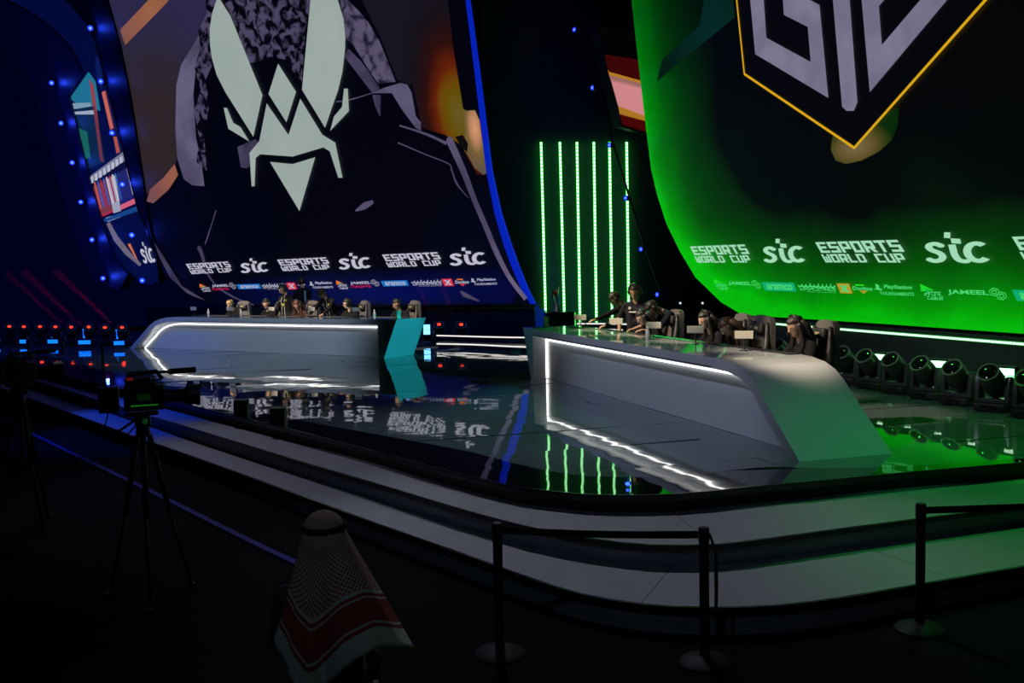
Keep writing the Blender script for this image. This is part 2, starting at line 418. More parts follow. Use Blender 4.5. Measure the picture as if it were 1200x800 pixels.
# rear stairs with white LED noses
M_stair = mat('rear_stair_dark', (0.02, 0.023, 0.03), 0.12)
M_nosew = emit('stair_led_white', (1.0, 0.93, 0.90), 1.0)
def stair(name, px, z, y_back, label):
    P = [pz(x, y, z) for x, y in px]; P = resample(catmull(P, 5), 0.35)
    root = struct(empty(name, loc=(0, 0, 0)), label)
    poly = [(p.x, p.y) for p in P]+[(P[-1].x+0.15, y_back), (P[0].x, y_back)]
    MB().prism(poly, S, z).build('step_block', M_stair, root)
    ribbon(MB(), offset(P, -0.02), offset(P, 0.0), z-0.045, z-0.012).build('led_nosing', M_nosew, root)
stair('rear_stair', [(512, 401.5), (554, 402.3), (615, 405), (700, 406), (800, 403.5), (868, 404)], S+0.15, 29.2, 'lowest rear stair with a white light line on its edge')
stair('rear_stair', [(512, 391.8), (522, 392), (614, 394), (700, 392), (800, 391), (868, 396)], S+0.30, 29.2, 'second rear stair with a white light line on its edge')
stair('rear_stair', [(676, 384.5), (730, 385), (800, 387), (868, 391)], S+0.45, 29.2, 'third rear stair with a white light line on its edge')
stair('rear_landing', [(676, 378), (715, 378), (800, 380.8), (868, 387.3)], S+0.60, 29.2, 'glossy rear landing above the lit stairs')
struct(MB().box((2.6, 29.5, 6.5), (6.6, 0.3, 13.0)).build('wall_center', M_wallc))

# six vertical green LED battens
M_ledg = emit('led_green_white', srgb(190, 255, 200), 2.2)
M_ledgl = emit('led_green', (0.01, 1.0, 0.05), 1.6)
M_chan = mat('batten_channel', (0.03, 0.05, 0.035), 0.5)
def batten(px_top, px_bot, zb):
    Yw = 29.22
    t = py(*px_top, Yw); b = py(*px_bot, Yw); b = Vector((b.x, b.y, max(b.z, S+0.6)))
    t = Vector(((t.x+b.x)/2+ (t.x-b.x)*0.25, t.y, t.z)); b = Vector(((t.x+b.x)/2, b.y, b.z))
    L = t.z-b.z; root = empty('led_batten', loc=b)
    sl = (t.x-b.x)/L
    sh = Matrix(((1, 0, sl, 0), (0, 1, 0, 0), (0, 0, 1, 0), (0, 0, 0, 1)))
    MB().box((0, 0.105, L/2), (0.06, 0.03, L), sh).build('channel', M_chan, root)
    MB().box((0, 0.055, L/2), (0.07, 0.07, L), sh).build('diffuser', M_ledgl, root)
    d = MB(); n = int(L/0.105)
    for k in range(n):
        d.box((0, 0.012, (k+0.5)*L/n), (0.06, 0.02, L/n*0.72), sh)
    o = d.build('diodes', M_ledg, root); o['kind'] = 'stuff'
    return root
for k, (xt, xb, yb) in enumerate(((633, 641, 364), (655, 663, 364), (676, 680, 372), (696, 699, 372), (714, 718, 372), (734.5, 737, 372))):
    tag(batten((xt, 166), (xb, yb), 0), ORD[k]+' tall green LED batten counted from the emblem screen', 'light batten', 'vertical green LED battens')

# ------------------------------------------------------------------ LED screens
class Plane:
    def __init__(s, p0, u, tilt):
        s.u = u.normalized(); nh = Vector((s.u.y, -s.u.x, 0)); t = math.radians(tilt)
        s.w = Vector((0, 0, math.cos(t))) + nh*math.sin(t); s.n = s.u.cross(s.w).normalized(); s.p0 = p0
        s.M = basis(p0, s.u, s.w, s.n)
    def at(s, x, y):
        d = pp(x, y, s.p0, s.n)-s.p0; return (d.dot(s.u), d.dot(s.w))
    def poly(s, px): return [s.at(x, y) for x, y in px]
def decal(pl, root, name, px, m, lay, label=None):
    o = MB().flat(pl.poly(px), 0.006*lay).build(name, m, root, fixn=False)
    if label: o['label'] = label
    return o
def streak(pl, root, name, px, wpx, m, lay):
    c = catmull([Vector((*pl.at(x, y), 0)) for x, y in px], 5)
    sc_ = (Vector(pl.at(px[0][0]+5, px[0][1]))-Vector(pl.at(px[0][0]-5, px[0][1]))).length/10
    if isinstance(wpx, (list, tuple)):
        n = len(c); ws = [sc_*np.interp(i/(n-1)*(len(wpx)-1), range(len(wpx)), wpx) for i in range(n)]
    else: ws = sc_*wpx
    return MB().stroke(c, ws, 0.006*lay).build(name, m, root, fixn=False)
def place(pl, mb, box, tl, tr, bl, lay):
    """map mb's 2d art (x0,y0,x1,y1) on to the screen through three photo corners"""
    TL, TR, BL = (Vector(pl.at(*p)) for p in (tl, tr, bl)); x0, y0, x1, y1 = box
    out = []
    for x, y, z in mb.v:
        a = (x-x0)/(x1-x0); b = (y1-y)/(y1-y0); p = TL+(TR-TL)*a+(BL-TL)*b; out.append((p.x, p.y, 0.006*lay))
    mb.v = out; return mb
GL = {'E': [(0, 0, 1.5, 7), (0, 5.6, 5, 7), (0, 2.8, 4.3, 4.2), (0, 0, 5, 1.4)],
      'S': [(0, 5.6, 5, 7), (0, 2.8, 1.5, 7), (0, 2.8, 5, 4.2), (3.5, 0, 5, 4.2), (0, 0, 5, 1.4)],
      'P': [(0, 0, 1.5, 7), (0, 5.6, 5, 7), (3.5, 2.2, 5, 7), (0, 2.2, 5, 3.6)],
      'O': [(0, 0, 1.5, 7), (3.5, 0, 5, 7), (0, 5.6, 5, 7), (0, 0, 5, 1.4)],
      'R': [(0, 0, 1.5, 7), (0, 5.6, 5, 7), (3.5, 2.2, 5, 7), (0, 2.2, 5, 3.6)],
      'T': [(0, 5.6, 5, 7), (1.75, 0, 3.25, 7)],
      'W': [(0, 0, 1.4, 7), (3.6, 0, 5, 7), (0, 0, 5, 1.3), (1.9, 0, 3.1, 5)],
      'L': [(0, 0, 1.5, 7), (0, 0, 4.6, 1.4)],
      'D': [(0, 0, 1.5, 7), (3.5, 0.8, 5, 6.2), (0, 5.6, 4.4, 7), (0, 0, 4.4, 1.4)],
      'C': [(0, 0, 1.5, 7), (0, 5.6, 5, 7), (0, 0, 5, 1.4)],
      'U': [(0, 0, 1.5, 7), (3.5, 0, 5, 7), (0, 0, 5, 1.4)]}
def block_word(word, x, y, wd, ht, shear=-0.12):
    out = []
    n = len(word); pitch = wd/(n-0.12); 
    for k, ch in enumerate(word):
        if ch == ' ': continue
        mb = MB(); out.append(mb)
        for (a, b, c, d) in GL[ch]:
            q = [(a, b), (c, b), (c, d), (a, d)]
            mb.add([(x+k*pitch+px/5*pitch*0.88+shear*(py_/7-1)*ht, y+py_/7*ht, 0) for px, py_ in q], [(0, 1, 2, 3)])
        if ch == 'R':
            q = [(2.0, 2.6), (3.4, 0), (5.2, 0), (3.9, 2.6)]
            mb.add([(x+k*pitch+px/5*pitch*0.88+shear*(py_/7-1)*ht, y+py_/7*ht, 0) for px, py_ in q], [(0, 1, 2, 3)])
    return out
def esports(pl, root, tl, tr, bl, m, lay=6):
    for mb in block_word('ESPORTS', 0, 0.47, 0.985, 0.53, -0.10)+block_word('WORLD CUP', 0.045, 0.0, 0.955, 0.40, -0.10):
        place(pl, mb, (0, 0, 1, 1), tl, tr, bl, lay); mb.build('letter', m, root, fixn=False)
def stc(pl, root, tl, tr, bl, m, lay=6):
    s_, t_, c_ = MB(), MB(), MB(); mb = s_
    mb.stroke(catmull([Vector((*p, 0)) for p in ((.29, .55), (.20, .63), (.10, .61), (.065, .52), (.12, .42), (.23, .33), (.275, .21), (.22, .10), (.12, .075), (.03, .14))], 4), 0.125)
    mb = t_
    mb.stroke(catmull([Vector((*p, 0)) for p in ((.455, .60), (.47, .30), (.52, .12), (.60, .07), (.66, .08))], 4), 0.12)
    mb.add([(.345, .82, 0), (.445, .80, 0), (.465, .985, 0), (.365, 1.0, 0)], [(0, 1, 2, 3)])
    mb.add([(.45, .80, 0), (.60, .775, 0), (.605, .62, 0), (.455, .64, 0)], [(0, 1, 2, 3)])
    mb = c_
    mb.stroke([(.83+.155*math.cos(a), .355+.27*math.sin(a)) for a in np.linspace(math.radians(50), math.radians(318), 18)], 0.125)
    for mb in (s_, t_, c_): place(pl, mb, (0, 0, 1, 1), tl, tr, bl, lay).build('wordmark_letter', m, root, fixn=False)
def text_mb(txt, bold=0.0):
    cu = bpy.data.curves.new('t', 'FONT'); cu.body = txt; cu.offset = bold; cu.resolution_u = 2
    o = bpy.data.objects.new('t', cu); COL.objects.link(o)
    me = o.to_mesh(); mb = MB(); mb.add([v.co.copy() for v in me.vertices], [list(p.vertices) for p in me.polygons])
    o.to_mesh_clear(); bpy.data.objects.remove(o); bpy.data.curves.remove(cu)
    return mb
def words(pl, root, name, txt, tl, tr, bl, m, lay=6, bold=0.02):
    mb = text_mb(txt, bold); xs = [v[0] for v in mb.v]; ys = [v[1] for v in mb.v]
    place(pl, mb, (min(xs), min(ys), max(xs), max(ys)), tl, tr, bl, lay)
    o = mb.build(name, m, root, fixn=False); o['kind'] = 'stuff'; return o
def scribble(pl, root, f, a0, a1, b0, b1, m, lay, n=9, seed=1):
    """a row of small unreadable print"""
    r = random.Random(seed); mb = MB(); h_ = (Vector(pl.at(*f(a0, b0)))-Vector(pl.at(*f(a0, b1)))).length
    for k in range(n):
        a = a0+(a1-a0)*k/n; w_ = (a1-a0)/n*0.8
        for (p, q) in random.Random(seed*50+k).sample([((0, 0), (0, 1)), ((1, 0), (1, 1)), ((0, 0), (1, 0)), ((0, 1), (1, 1)), ((0, .5), (1, .5))], 3):
            mb.stroke([Vector(pl.at(*f(a+w_*x, b0+(b1-b0)*y))).to_3d() for x, y in (p, q)], h_*0.26, 0.006*lay)
    o = mb.build('sponsor_text', m, root, fixn=False); o['kind'] = 'stuff'; return o
def sponsors(pl, root, items, P, lay=6):
    """the small sponsor strip; P = palette of materials"""
    for kind, x0, x1, y0, y1, sl in items:
        W, Hh = x1-x0, y1-y0
        f = lambda a, b: (x0+a*W, y0+b*Hh+sl*a*W)
        if kind == 'tri':
            decal(pl, root, 'sponsor_emblem', [f(.05, 0), f(.62, .42), f(.08, .5)], P['col1'], lay)
            decal(pl, root, 'sponsor_emblem', [f(.3, .28), f(.62, .42), f(.25, .46)], P['col2'], lay+1)
            scribble(pl, root, f, .2, .9, .52, .74, P['txt'], lay, 6, 2)
            scribble(pl, root, f, .35, 1.0, .8, .99, P['txt'], lay, 6, 3)
        elif kind == 'jam':
            words(pl, root, 'sponsor_text', 'JAMEEL', f(0, .2), f(.68, .2), f(.02, .62), P['txt'], lay, 0.03)
            scribble(pl, root, f, .03, .72, .7, .98, P['red'], lay, 10, 4)
            mb = MB(); s1 = (Vector(pl.at(x0, y0+1))-Vector(pl.at(x0, y0))).length*Hh
            for cx_, cy_ in ((.78, .30), (.90, .58)):
                for rr in (.5, 1.0):
                    mb.stroke([Vector(pl.at(*f(cx_+.085*rr*math.cos(t), cy_+.30*rr*math.sin(t)))).to_3d() for t in np.linspace(0.3, 0.3+2*PI, 7)], s1*.07, 0.006*lay)
            mb.build('sponsor_emblem', P['grey'], root, fixn=False)
        elif kind == 'ara':
            decal(pl, root, 'sponsor_plate', [f(0, 0), f(.93, 0), f(1, 1), f(.1, 1)], P['blue'], lay)
            words(pl, root, 'sponsor_text', 'aramco', f(.14, .2), f(.88, .2), f(.18, .85), P['txt'], lay+1, 0.03)
        elif kind == 'arab':
            mb = MB(); r = random.Random(3)
            sc1 = (Vector(pl.at(x0+1, y0))-Vector(pl.at(x0, y0))).length
            for k in range(9):
                a = .02+k*.105
                mb.stroke([Vector(pl.at(*f(a, .32))).to_3d(), Vector(pl.at(*f(a+.05, .42+.1*r.random()))).to_3d(), Vector(pl.at(*f(a+.1, .3))).to_3d(), Vector(pl.at(*f(a+.1, .02+.2*r.random()))).to_3d()], sc1*Hh*.09, 0.006*lay)
            mb.build('sponsor_script', P['txt'], root, fixn=False)
            scribble(pl, root, f, .08, 1.0, .52, .76, P['txt'], lay, 14, 5); scribble(pl, root, f, .25, 1.0, .88, .96, P['grey'], lay, 12, 6)
        elif kind == 'red':
            decal(pl, root, 'sponsor_plate', [f(0, 0), f(.78, 0), f(1, 1), f(.25, 1)], P['redp'], lay)
            decal(pl, root, 'sponsor_emblem', [f(.18, .14), f(.36, .14), f(.86, .86), f(.66, .86)], P['txt'], lay+1)
            decal(pl, root, 'sponsor_emblem', [f(.58, .14), f(.74, .14), f(.46, .86), f(.30, .86)], P['txt'], lay+1)
        elif kind == 'dor':
            words(pl, root, 'sponsor_text', 'Doritos', f(0, .25), f(1, .25), f(0.02, .65), P['txt'], lay, 0.03)
            decal(pl, root, 'sponsor_emblem', [f(.35, .68), f(.75, .68), f(.58, 1)], P['redp'], lay)
            decal(pl, root, 'sponsor_emblem', [f(.1, .05), f(.6, .05), f(.55, .2), f(.15, .2)], P['col1'], lay)
        elif kind == 'ps':
            decal(pl, root, 'sponsor_emblem', [f(.03, 0), f(.12, .1), f(.14, .4), f(.2, .45), f(.2, .6), f(.0, .5), f(.06, .4)], P['txt'], lay)
            words(pl, root, 'sponsor_text', 'PlayStation', f(.25, .05), f(.95, .05), f(.26, .5), P['txt'], lay, 0.03)
            words(pl, root, 'sponsor_text', 'TOURNAMENTS', f(.14, .7), f(1.0, .7), f(.15, 1.0), P['txt'], lay, 0.02)
def screen_body(pl, root, px, face_m, thick=0.3, m=None):
    P = pl.poly(px)
    MB().flat(P, 0.0).build('led_face', face_m, root, fixn=False)
    MB().prism(P, -thick, -0.004).build('cabinet', m or M_black, root)

# ---- left giant screen
PL = Plane(py(490, 345, 29.5), LU, 10.5)
lsc = tag(empty('led_screen', PL.M), 'giant tilted LED screen showing a pale winged emblem on black', 'screen')
L_left = [(92, -160), (112, -60), (128, 0), (143, 55), (155, 115), (165, 180), (172, 230), (178, 270), (187, 300), (200, 325), (222, 345), (255, 357)]
L_right = [(622, 356), (612, 340), (600, 313), (590, 285), (580, 250), (570, 200), (556, 80), (546, 0), (538, -80), (531, -160)]
screen_body(PL, lsc, L_left+[(420, 360)]+L_right, led('scr_navy_black', (2, 3, 13)))
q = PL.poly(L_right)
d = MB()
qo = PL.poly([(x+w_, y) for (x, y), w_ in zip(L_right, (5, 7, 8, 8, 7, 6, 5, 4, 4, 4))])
d.prism(q+qo[::-1], -0.06, 0.02); d.build('edge_light', emit('edge_light_blue', srgb(4, 32, 178), 1.0), lsc)  # side return glows blue, standing in for blue wash falling on it
# backdrop art
decal(PL, lsc, 'picture_field', [(112, -60), (128, 0), (143, 55), (155, 115), (165, 180), (172, 228), (186, 215), (207, 190), (208, 110), (226, 55), (242, 20), (240, -60)],
      led_ramp('scr_purple_brown', PL.at(180, 165), (9, 9), [(0.0, (46, 36, 30)), (0.22, (44, 36, 38)), (0.5, (42, 39, 70)), (1.0, (44, 40, 78))], 0.25, 0.35), 1)
decal(PL, lsc, 'picture_field', [(205, -60), (205, -10), (196, 3), (147, 53), (141, 35), (178, -4), (186, -60)], led_ramp('scr_copper', PL.at(178, 12), (4, 4), [(0, (152, 96, 68)), (0.5, (128, 80, 62)), (1, (70, 45, 60))]), 2)
decal(PL, lsc, 'picture_field', [(172, 236), (176, 222), (192, 208), (205, 192), (209, 205), (198, 222), (180, 238)], led_ramp('scr_copper2', PL.at(200, 204), (3, 3), [(0, (150, 90, 65)), (0.4, (120, 75, 70)), (1, (80, 80, 110))]), 2)
M_lil = led_noise('scr_lilac', (56, 51, 76), (100, 92, 122), 0.5, (0.3, 0.65))
M_lild = led_noise('scr_lilac_dark', (42, 38, 62), (74, 67, 94), 0.9, (0.35, 0.65))
M_rock = led_noise('scr_rock', (5, 5, 14), (74, 68, 96), 3.2, (0.45, 0.57), 10)
decal(PL, lsc, 'picture_field', [(242, 18), (236, 35), (226, 55), (213, 75), (207, 100), (206, 150), (208, 185), (216, 210), (226, 217), (240, 218), (237, 195), (230, 160), (227, 110), (231, 70), (240, 45), (247, 28)], M_lil, 3)
decal(PL, lsc, 'picture_field', [(250, -40), (242, 18), (233, 35), (236, 60), (229, 80), (236, 105), (228, 130), (234, 160), (231, 190), (243, 200), (240, 160), (246, 120), (241, 95), (252, 70), (249, 40), (257, -20)], M_rock, 4)
decal(PL, lsc, 'picture_field', [(255, -60), (262, 0), (272, 20), (282, 45), (291, 74), (305, 72), (318, 66), (335, 70), (345, 85), (354, 95), (358, 40), (366, -10), (366, -60)], M_rock, 3)
decal(PL, lsc, 'picture_field', [(398, -60), (399, 0), (405, 45), (414, 52), (424, 68), (434, 84), (444, 98), (464, 96), (461, 88), (452, 65), (445, 48), (432, 26), (420, 12), (408, 0), (404, -60)], led_noise('scr_rock2', (34, 30, 50), (88, 80, 106), 3.2, (0.38, 0.58), 9), 3)
decal(PL, lsc, 'picture_field', [(404, 66), (409, 57), (424, 72), (444, 100), (447, 108), (437, 109)], M_lild, 4)
decal(PL, lsc, 'picture_field', [(438, 109), (450, 103), (470, 97), (478, 99), (483, 108), (488, 136), (494, 143), (494, 153), (488, 150), (471, 127), (460, 109)], M_lil, 5)
decal(PL, lsc, 'picture_field', [(437, 111), (447, 111), (446, 137), (440, 124)], M_lild, 4)
for px, wp in (([(395, 119), (410, 117), (440, 108)], 0.8), ([(469, 147), (500, 157), (524, 168)], [1.4, 2.2, 3]), ([(467, 167), (500, 181), (527, 192), (529, 200)], 1.0),
               ([(254, 246), (248, 265), (241, 286)], 0.8), ([(417, 247), (428, 241), (438, 236)], [1, 6, 3])):
    streak(PL, lsc, 'picture_line', px, wp, M_lil, 5)
streak(PL, lsc, 'picture_line', [(527, 163), (534, 178), (545, 203), (556, 232), (570, 265), (583, 296), (598, 325), (617, 350)], [8, 8, 7, 6, 6, 6, 5, 5], M_lil, 6)
streak(PL, lsc, 'picture_line', [(529, 195), (536, 215), (550, 232)], [1, 2, 0.5], M_lild, 5)
streak(PL, lsc, 'picture_line', [(234, 290), (238, 300), (243, 318), (255, 335), (275, 348), (298, 357)], [5, 4, 2.5, 2, 1.5, 1], M_lild, 5)
decal(PL, lsc, 'picture_field', [(539, 340), (545, 342), (563, 352), (561, 353), (543, 347)], M_lild, 5)
decal(PL, lsc, 'picture_field', [(187, 300), (181, 283), (194, 303), (214, 335), (242, 352), (222, 345), (200, 325)], M_lild, 5)
decal(PL, lsc, 'picture_field', [(418, -60), (424, 0), (447, 46), (466, 94), (484, 100), (495, 150), (522, 158), (541, 170), (560, 205), (571, 205), (563, 140), (543, 127), (532, 60), (525, 0), (520, -60)],
      led_ramp('scr_ember', PL.at(537, 133), (2.0, 3.6), [(0.0, (104, 88, 40)), (0.16, (98, 78, 8)), (0.27, (104, 66, 8)), (0.36, (96, 30, 8)), (0.52, (44, 14, 12)), (0.75, (22, 17, 24)), (1.0, (24, 20, 32))], 0.18, 0.9), 2)
decal(PL, lsc, 'picture_field', [(543, 130), (557, 129), (562, 140), (571, 202), (567, 205), (556, 196), (546, 175), (545, 150)],
      led_ramp('scr_glow', PL.at(557, 150), (0.62, 1.5), [(0.0, (214, 150, 112)), (0.25, (178, 128, 92)), (0.45, (116, 92, 52)), (0.8, (92, 80, 70)), (1, (82, 76, 86))], 0.05, 0.9), 3)
decal(PL, lsc, 'picture_field', [(534, 160), (543, 158), (549, 168), (548, 178), (541, 172)], led('scr_dark_spot', (14, 10, 14)), 4)
# blue glow band under the sponsor strip
decal(PL, lsc, 'picture_field', [(240, 322), (590, 312), (606, 346), (600, 356), (240, 357)],
      led_ramp('scr_blue_band', PL.at(455, 343), (11.5, 1.1), [(0.0, (2, 10, 84)), (0.3, (2, 7, 58)), (0.75, (2, 3, 13)), (1.0, (2, 3, 13))], 0.35, 0.8), 1)
# emblem
M_emb = led_noise('scr_emblem', (146, 160, 156), (158, 170, 165), 0.4, (0.3, 0.7))
cr = lambda pts: [(180+x/4, y/4) for x, y in pts]
EMB = [cr([(300, -90), (310, -10), (318, 0), (365, 75), (515, 445), (472, 640), (340, 430), (300, 350), (280, 280), (269, 210), (268, 130), (280, 60), (300, 0), (285, -90)]),
       cr([(748, -90), (740, 0), (700, 420), (808, 598), (870, 420), (890, 335), (902, 230), (903, 180), (895, 90), (868, 0), (820, -90)]),
       cr([(588, 298), (672, 430), (627, 572), (543, 440)]),
       cr([(333, 505), (348, 505), (378, 575), (412, 595), (453, 662), (355, 603)]),
       cr([(897, 415), (915, 415), (920, 520), (832, 613), (850, 545), (888, 500)]),
       [(313.7, 121), (339.2, 158), (353, 115.5), (378.7, 157.5), (394, 167), (402.5, 208), (397.5, 208), (387.5, 177), (380, 172.5), (344, 183.2), (306, 180.5), (300.7, 185), (299.5, 218), (296, 218), (293.5, 179), (305, 165)],
       [(317.5, 189.5), (344, 192), (370.5, 184), (352, 247)]]
mb = MB()
for p in EMB: mb.flat(PL.poly(p), 0.006*7)
mb.build('emblem', M_emb, lsc, fixn=False)
decal(PL, lsc, 'picture_field', [(279, 172), (300, 163), (304, 166), (296, 185), (300, 190), (290, 197), (283, 196)], M_lild, 5)
M_lw = led('scr_letter_white', (186, 186, 204))
for tl, tr, bl in (((218.5, 309), (268.5, 306), (221.5, 321)), ((325.5, 304), (383.5, 301), (328, 317.5)), ((448.5, 298), (514, 295), (451, 313))): esports(PL, lsc, tl, tr, bl, M_lw)
for tl, tr, bl in (((282, 303), (314, 301), (284, 320)), ((397, 297), (434, 294.5), (399, 316)), ((527, 290.5), (569, 288), (529, 311.5))): stc(PL, lsc, tl, tr, bl, M_lw)
PAL = dict(txt=led('scr_sp_white', (170, 172, 196)), grey=led('scr_sp_grey', (140, 138, 158)), red=led('scr_sp_red', (176, 30, 66)), redp=led('scr_sp_redplate', (214, 48, 66)), blue=led('scr_sp_blue', (26, 112, 190)), col1=led('scr_sp_orange', (224, 110, 40)), col2=led('scr_sp_green', (40, 150, 120)))
sl = -0.028
sponsors(PL, lsc, [('tri', 234, 248, 332, 341.5, sl), ('jam', 249, 278, 331.5, 340, sl), ('ara', 278, 307, 333, 338.6, sl), ('arab', 307, 336, 331.5, 339.5, sl), ('red', 336, 349, 331, 339, sl), ('dor', 350, 358, 329.5, 337, sl), ('ps', 363, 391, 329.5, 338, sl),
                   ('tri', 394, 409, 328, 338.5, sl), ('jam', 411, 446, 328, 337, sl), ('ara', 447, 480, 328.8, 335.3, sl), ('arab', 482, 519, 327.5, 336, sl), ('red', 518, 533, 326.5, 335, sl), ('dor', 534, 550, 326, 335.5, sl), ('ps', 552, 583, 325.6, 334, sl)], PAL)
# low base wall under the left screen and the blue lit end blocks
bp0 = pz(640, 400, S); 
e0 = pp(150, 362, PL.p0-LV*(-0.25), LV); e1 = pp(626, 361, PL.p0+LV*0.25, LV)
zb = e1.z
MBb = MB(); c0 = Vector((e1.x, e1.y, 0)); d0 = c0-LU*17.0
MBb.prism([(p.x, p.y) for p in (c0, d0, d0+LV*0.3, c0+LV*0.3)], S, zb-0.04)
bw = empty('screen_base', loc=(0, 0, 0)); MBb.build('base_wall', mat('base_wall_dark', (0.02, 0.022, 0.03), 0.4, noise=0.2), bw)
MB().prism([(p.x, p.y) for p in (c0-LV*0.03, d0-LV*0.03, d0+LV*0.3, c0+LV*0.3)], zb-0.04, zb).build('cap_rail', mat('cap_rail', (0.10, 0.13, 0.18), 0.3, 0.5), bw)
tag(bw, 'long dark base wall beneath the emblem screen', 'wall')
M_bb = emit('end_block_wash_blue', srgb(4, 34, 120), 0.7)  # end blocks are no lamps; the glow imitates blue light on them
eb = MB(); p1 = Vector((e1.x+0.06, e1.y-0.1, 0))
eb.box((p1.x+0.02, p1.y, (S+zb+0.1)/2), (0.09, 0.12, zb+0.1-S)); eb.box((p1.x+0.14, p1.y, (S+zb-0.02)/2), (0.13, 0.12, zb-0.02-S))
tag(eb.build('end_block_glow', M_bb), 'short stepped end block of the screen base, glowing to imitate blue light on it', 'light')

# ---- dark fin with the left screen's outer bezel
def fin(name, pl, px, label, thick=0.35):
    o = tag(empty(name, pl.M), label, 'set frame')
    MB().prism(pl.poly(px), -thick, 0.05).build('fin_panel', mat('fin_navy', (0.022, 0.024, 0.045), 0.5, noise=0.2, nscale=0.8), o)
    MB().prism(pl.poly([(x-1.2, y) for x, y in px[:len(px)//2]] + [(x+0.4, y) for x, y in px[:len(px)//2]][::-1]), -thick, 0.07).build('fin_trim', M_black, o)
    return o
FB_L = [(48, -120), (64, -30), (80, 0), (103, 26), (114, 48), (120, 72), (129, 108), (138, 142), (147, 178), (155, 212), (164, 246), (174, 270), (182, 293), (191, 314), (206, 336)]
fin('set_fin', PL, FB_L + [(240, 353), (221, 345), (199, 325), (186, 300), (177, 270), (171, 230), (164, 180), (154, 115), (142, 55), (127, 0), (111, -60), (99, -120)], 'dark curved fin bordering the emblem screen, studded with blue lamps')

# ---- oblique side screen
us = Vector((0.72, -0.69, 0)); SP0 = py(165, 330, 38.6)
PS_ = Plane(SP0, us, 8.0)
ssc = tag(empty('side_screen', PS_.M), 'narrow oblique side screen with collage pictures beyond the dark fin', 'screen')
screen_body(PS_, ssc, [(-30, -60), (10, 0), (30, 10), (52, 24), (72, 42), (86, 58), (95, 78), (97, 86), (82, 112), (92, 150), (101, 188), (111, 226), (121, 258), (128, 280), (137, 303), (150, 318), (165, 330), (176, 334), (186, 330), (183, 300), (175, 230), (160, 120), (150, 40), (130, -60)], led('side_navy', (2, 9, 52)))
pic = [([(82, 115), (104, 84), (112, 95), (118, 130), (90, 122)], (30, 110, 140)), ([(84, 121), (106, 120), (110, 130), (87, 128)], (120, 150, 170)), ([(86, 128), (112, 124), (124, 190), (103, 198)], (8, 36, 60)), ([(88, 131), (110, 129), (111, 134), (89, 134)], (150, 165, 185)),
       ([(92, 150), (103, 154), (107, 185), (100, 186)], (24, 96, 84)), ([(100, 160), (114, 168), (113, 173), (101, 166)], (130, 160, 175)), ([(102, 175), (114, 180), (118, 190), (104, 188)], (120, 150, 170)),
       ([(105, 92), (110, 100), (122, 190), (118, 188)], (150, 60, 60)), ([(112, 70), (118, 60), (121, 80), (120, 108), (114, 90)], (10, 26, 84)), ([(120, 108), (124, 106), (134, 150), (130, 152)], (190, 96, 80)), ([(124, 100), (134, 120), (146, 178), (136, 182), (128, 130)], (14, 22, 70)),
       ([(133, 160), (137, 160), (141, 178), (137, 180)], (170, 80, 66)), ([(105, 207), (147, 176), (150, 186), (107, 214)], (112, 116, 138)), ([(107, 214), (150, 188), (152, 196), (109, 219)], (10, 12, 50)),
       ([(110, 219), (126, 209), (133, 246), (120, 252)], (120, 52, 52)), ([(126, 209), (135, 203), (142, 247), (133, 250)], (150, 156, 178)), ([(136, 204), (154, 194), (159, 234), (142, 242)], (30, 30, 96)),
       ([(119, 248), (132, 243), (133, 248), (120, 254)], (190, 36, 52)), ([(142, 240), (159, 232), (160, 238), (142, 246)], (206, 92, 116)), ([(122, 257), (162, 241), (163, 247), (124, 260)], (22, 66, 128)), ([(124, 255), (138, 251), (142, 254), (126, 260)], (140, 156, 186))]
for k, (p, c) in enumerate(pic): decal(PS_, ssc, 'picture_tile', p, led('side_pic_%d' % k, c), 1+(k % 5))
# column speckle of the collage
for k in range(14):
    a = k/13; x = 111+a*45; y = 214-a*20
    c = random.choice([(190, 90, 70), (40, 90, 170), (160, 40, 60), (200, 190, 200), (30, 40, 110)])
    decal(PS_, ssc, 'picture_tile', [(x, y), (x+1.6, y-1), (x+9, y+30), (x+7.4, y+31)], led('side_speck_%s' % (c,), c), 6)
for k in range(8):
    a = k/8; x = 107+a*39; y = 208-a*27
    decal(PS_, ssc, 'picture_tile', [(x, y), (x+3.2, y-2.2), (x+4, y+5.5), (x+.8, y+7.5)], led('side_txt', (178, 182, 200)), 7)
decal(PS_, ssc, 'picture_field', [(125, 262), (129, 260), (138, 276), (152, 294), (166, 309), (164, 312), (147, 298), (134, 282)], led('side_streak', (104, 96, 112)), 2)
decal(PS_, ssc, 'picture_field', [(150, 286), (153, 285), (162, 305), (160, 303)], led('side_orange', (206, 112, 60)), 3)
stc(PS_, ssc, (162, 284), (176, 282), (170, 309), M_lw)
# its outer fin with the other lamp column
FA = [(-40, -60), (8, 2), (30, 12), (50, 25), (70, 43), (84, 59), (93, 79), (95, 87), (80, 112), (90, 150), (99, 188), (109, 226), (119, 258), (126, 282), (136, 305), (150, 322), (140, 340), (110, 330), (92, 290), (70, 220), (52, 150), (40, 100), (10, 60), (-60, 20)]
pa = Plane(PS_.p0+PS_.n*0.10, us, 8.0)
fa = tag(empty('set_fin', pa.M), 'dark outer fin around the oblique side screen, studded with blue lamps', 'set frame')
MB().prism(pa.poly(FA), -0.35, 0.0).build('fin_panel', MATS['fin_navy'], fa)

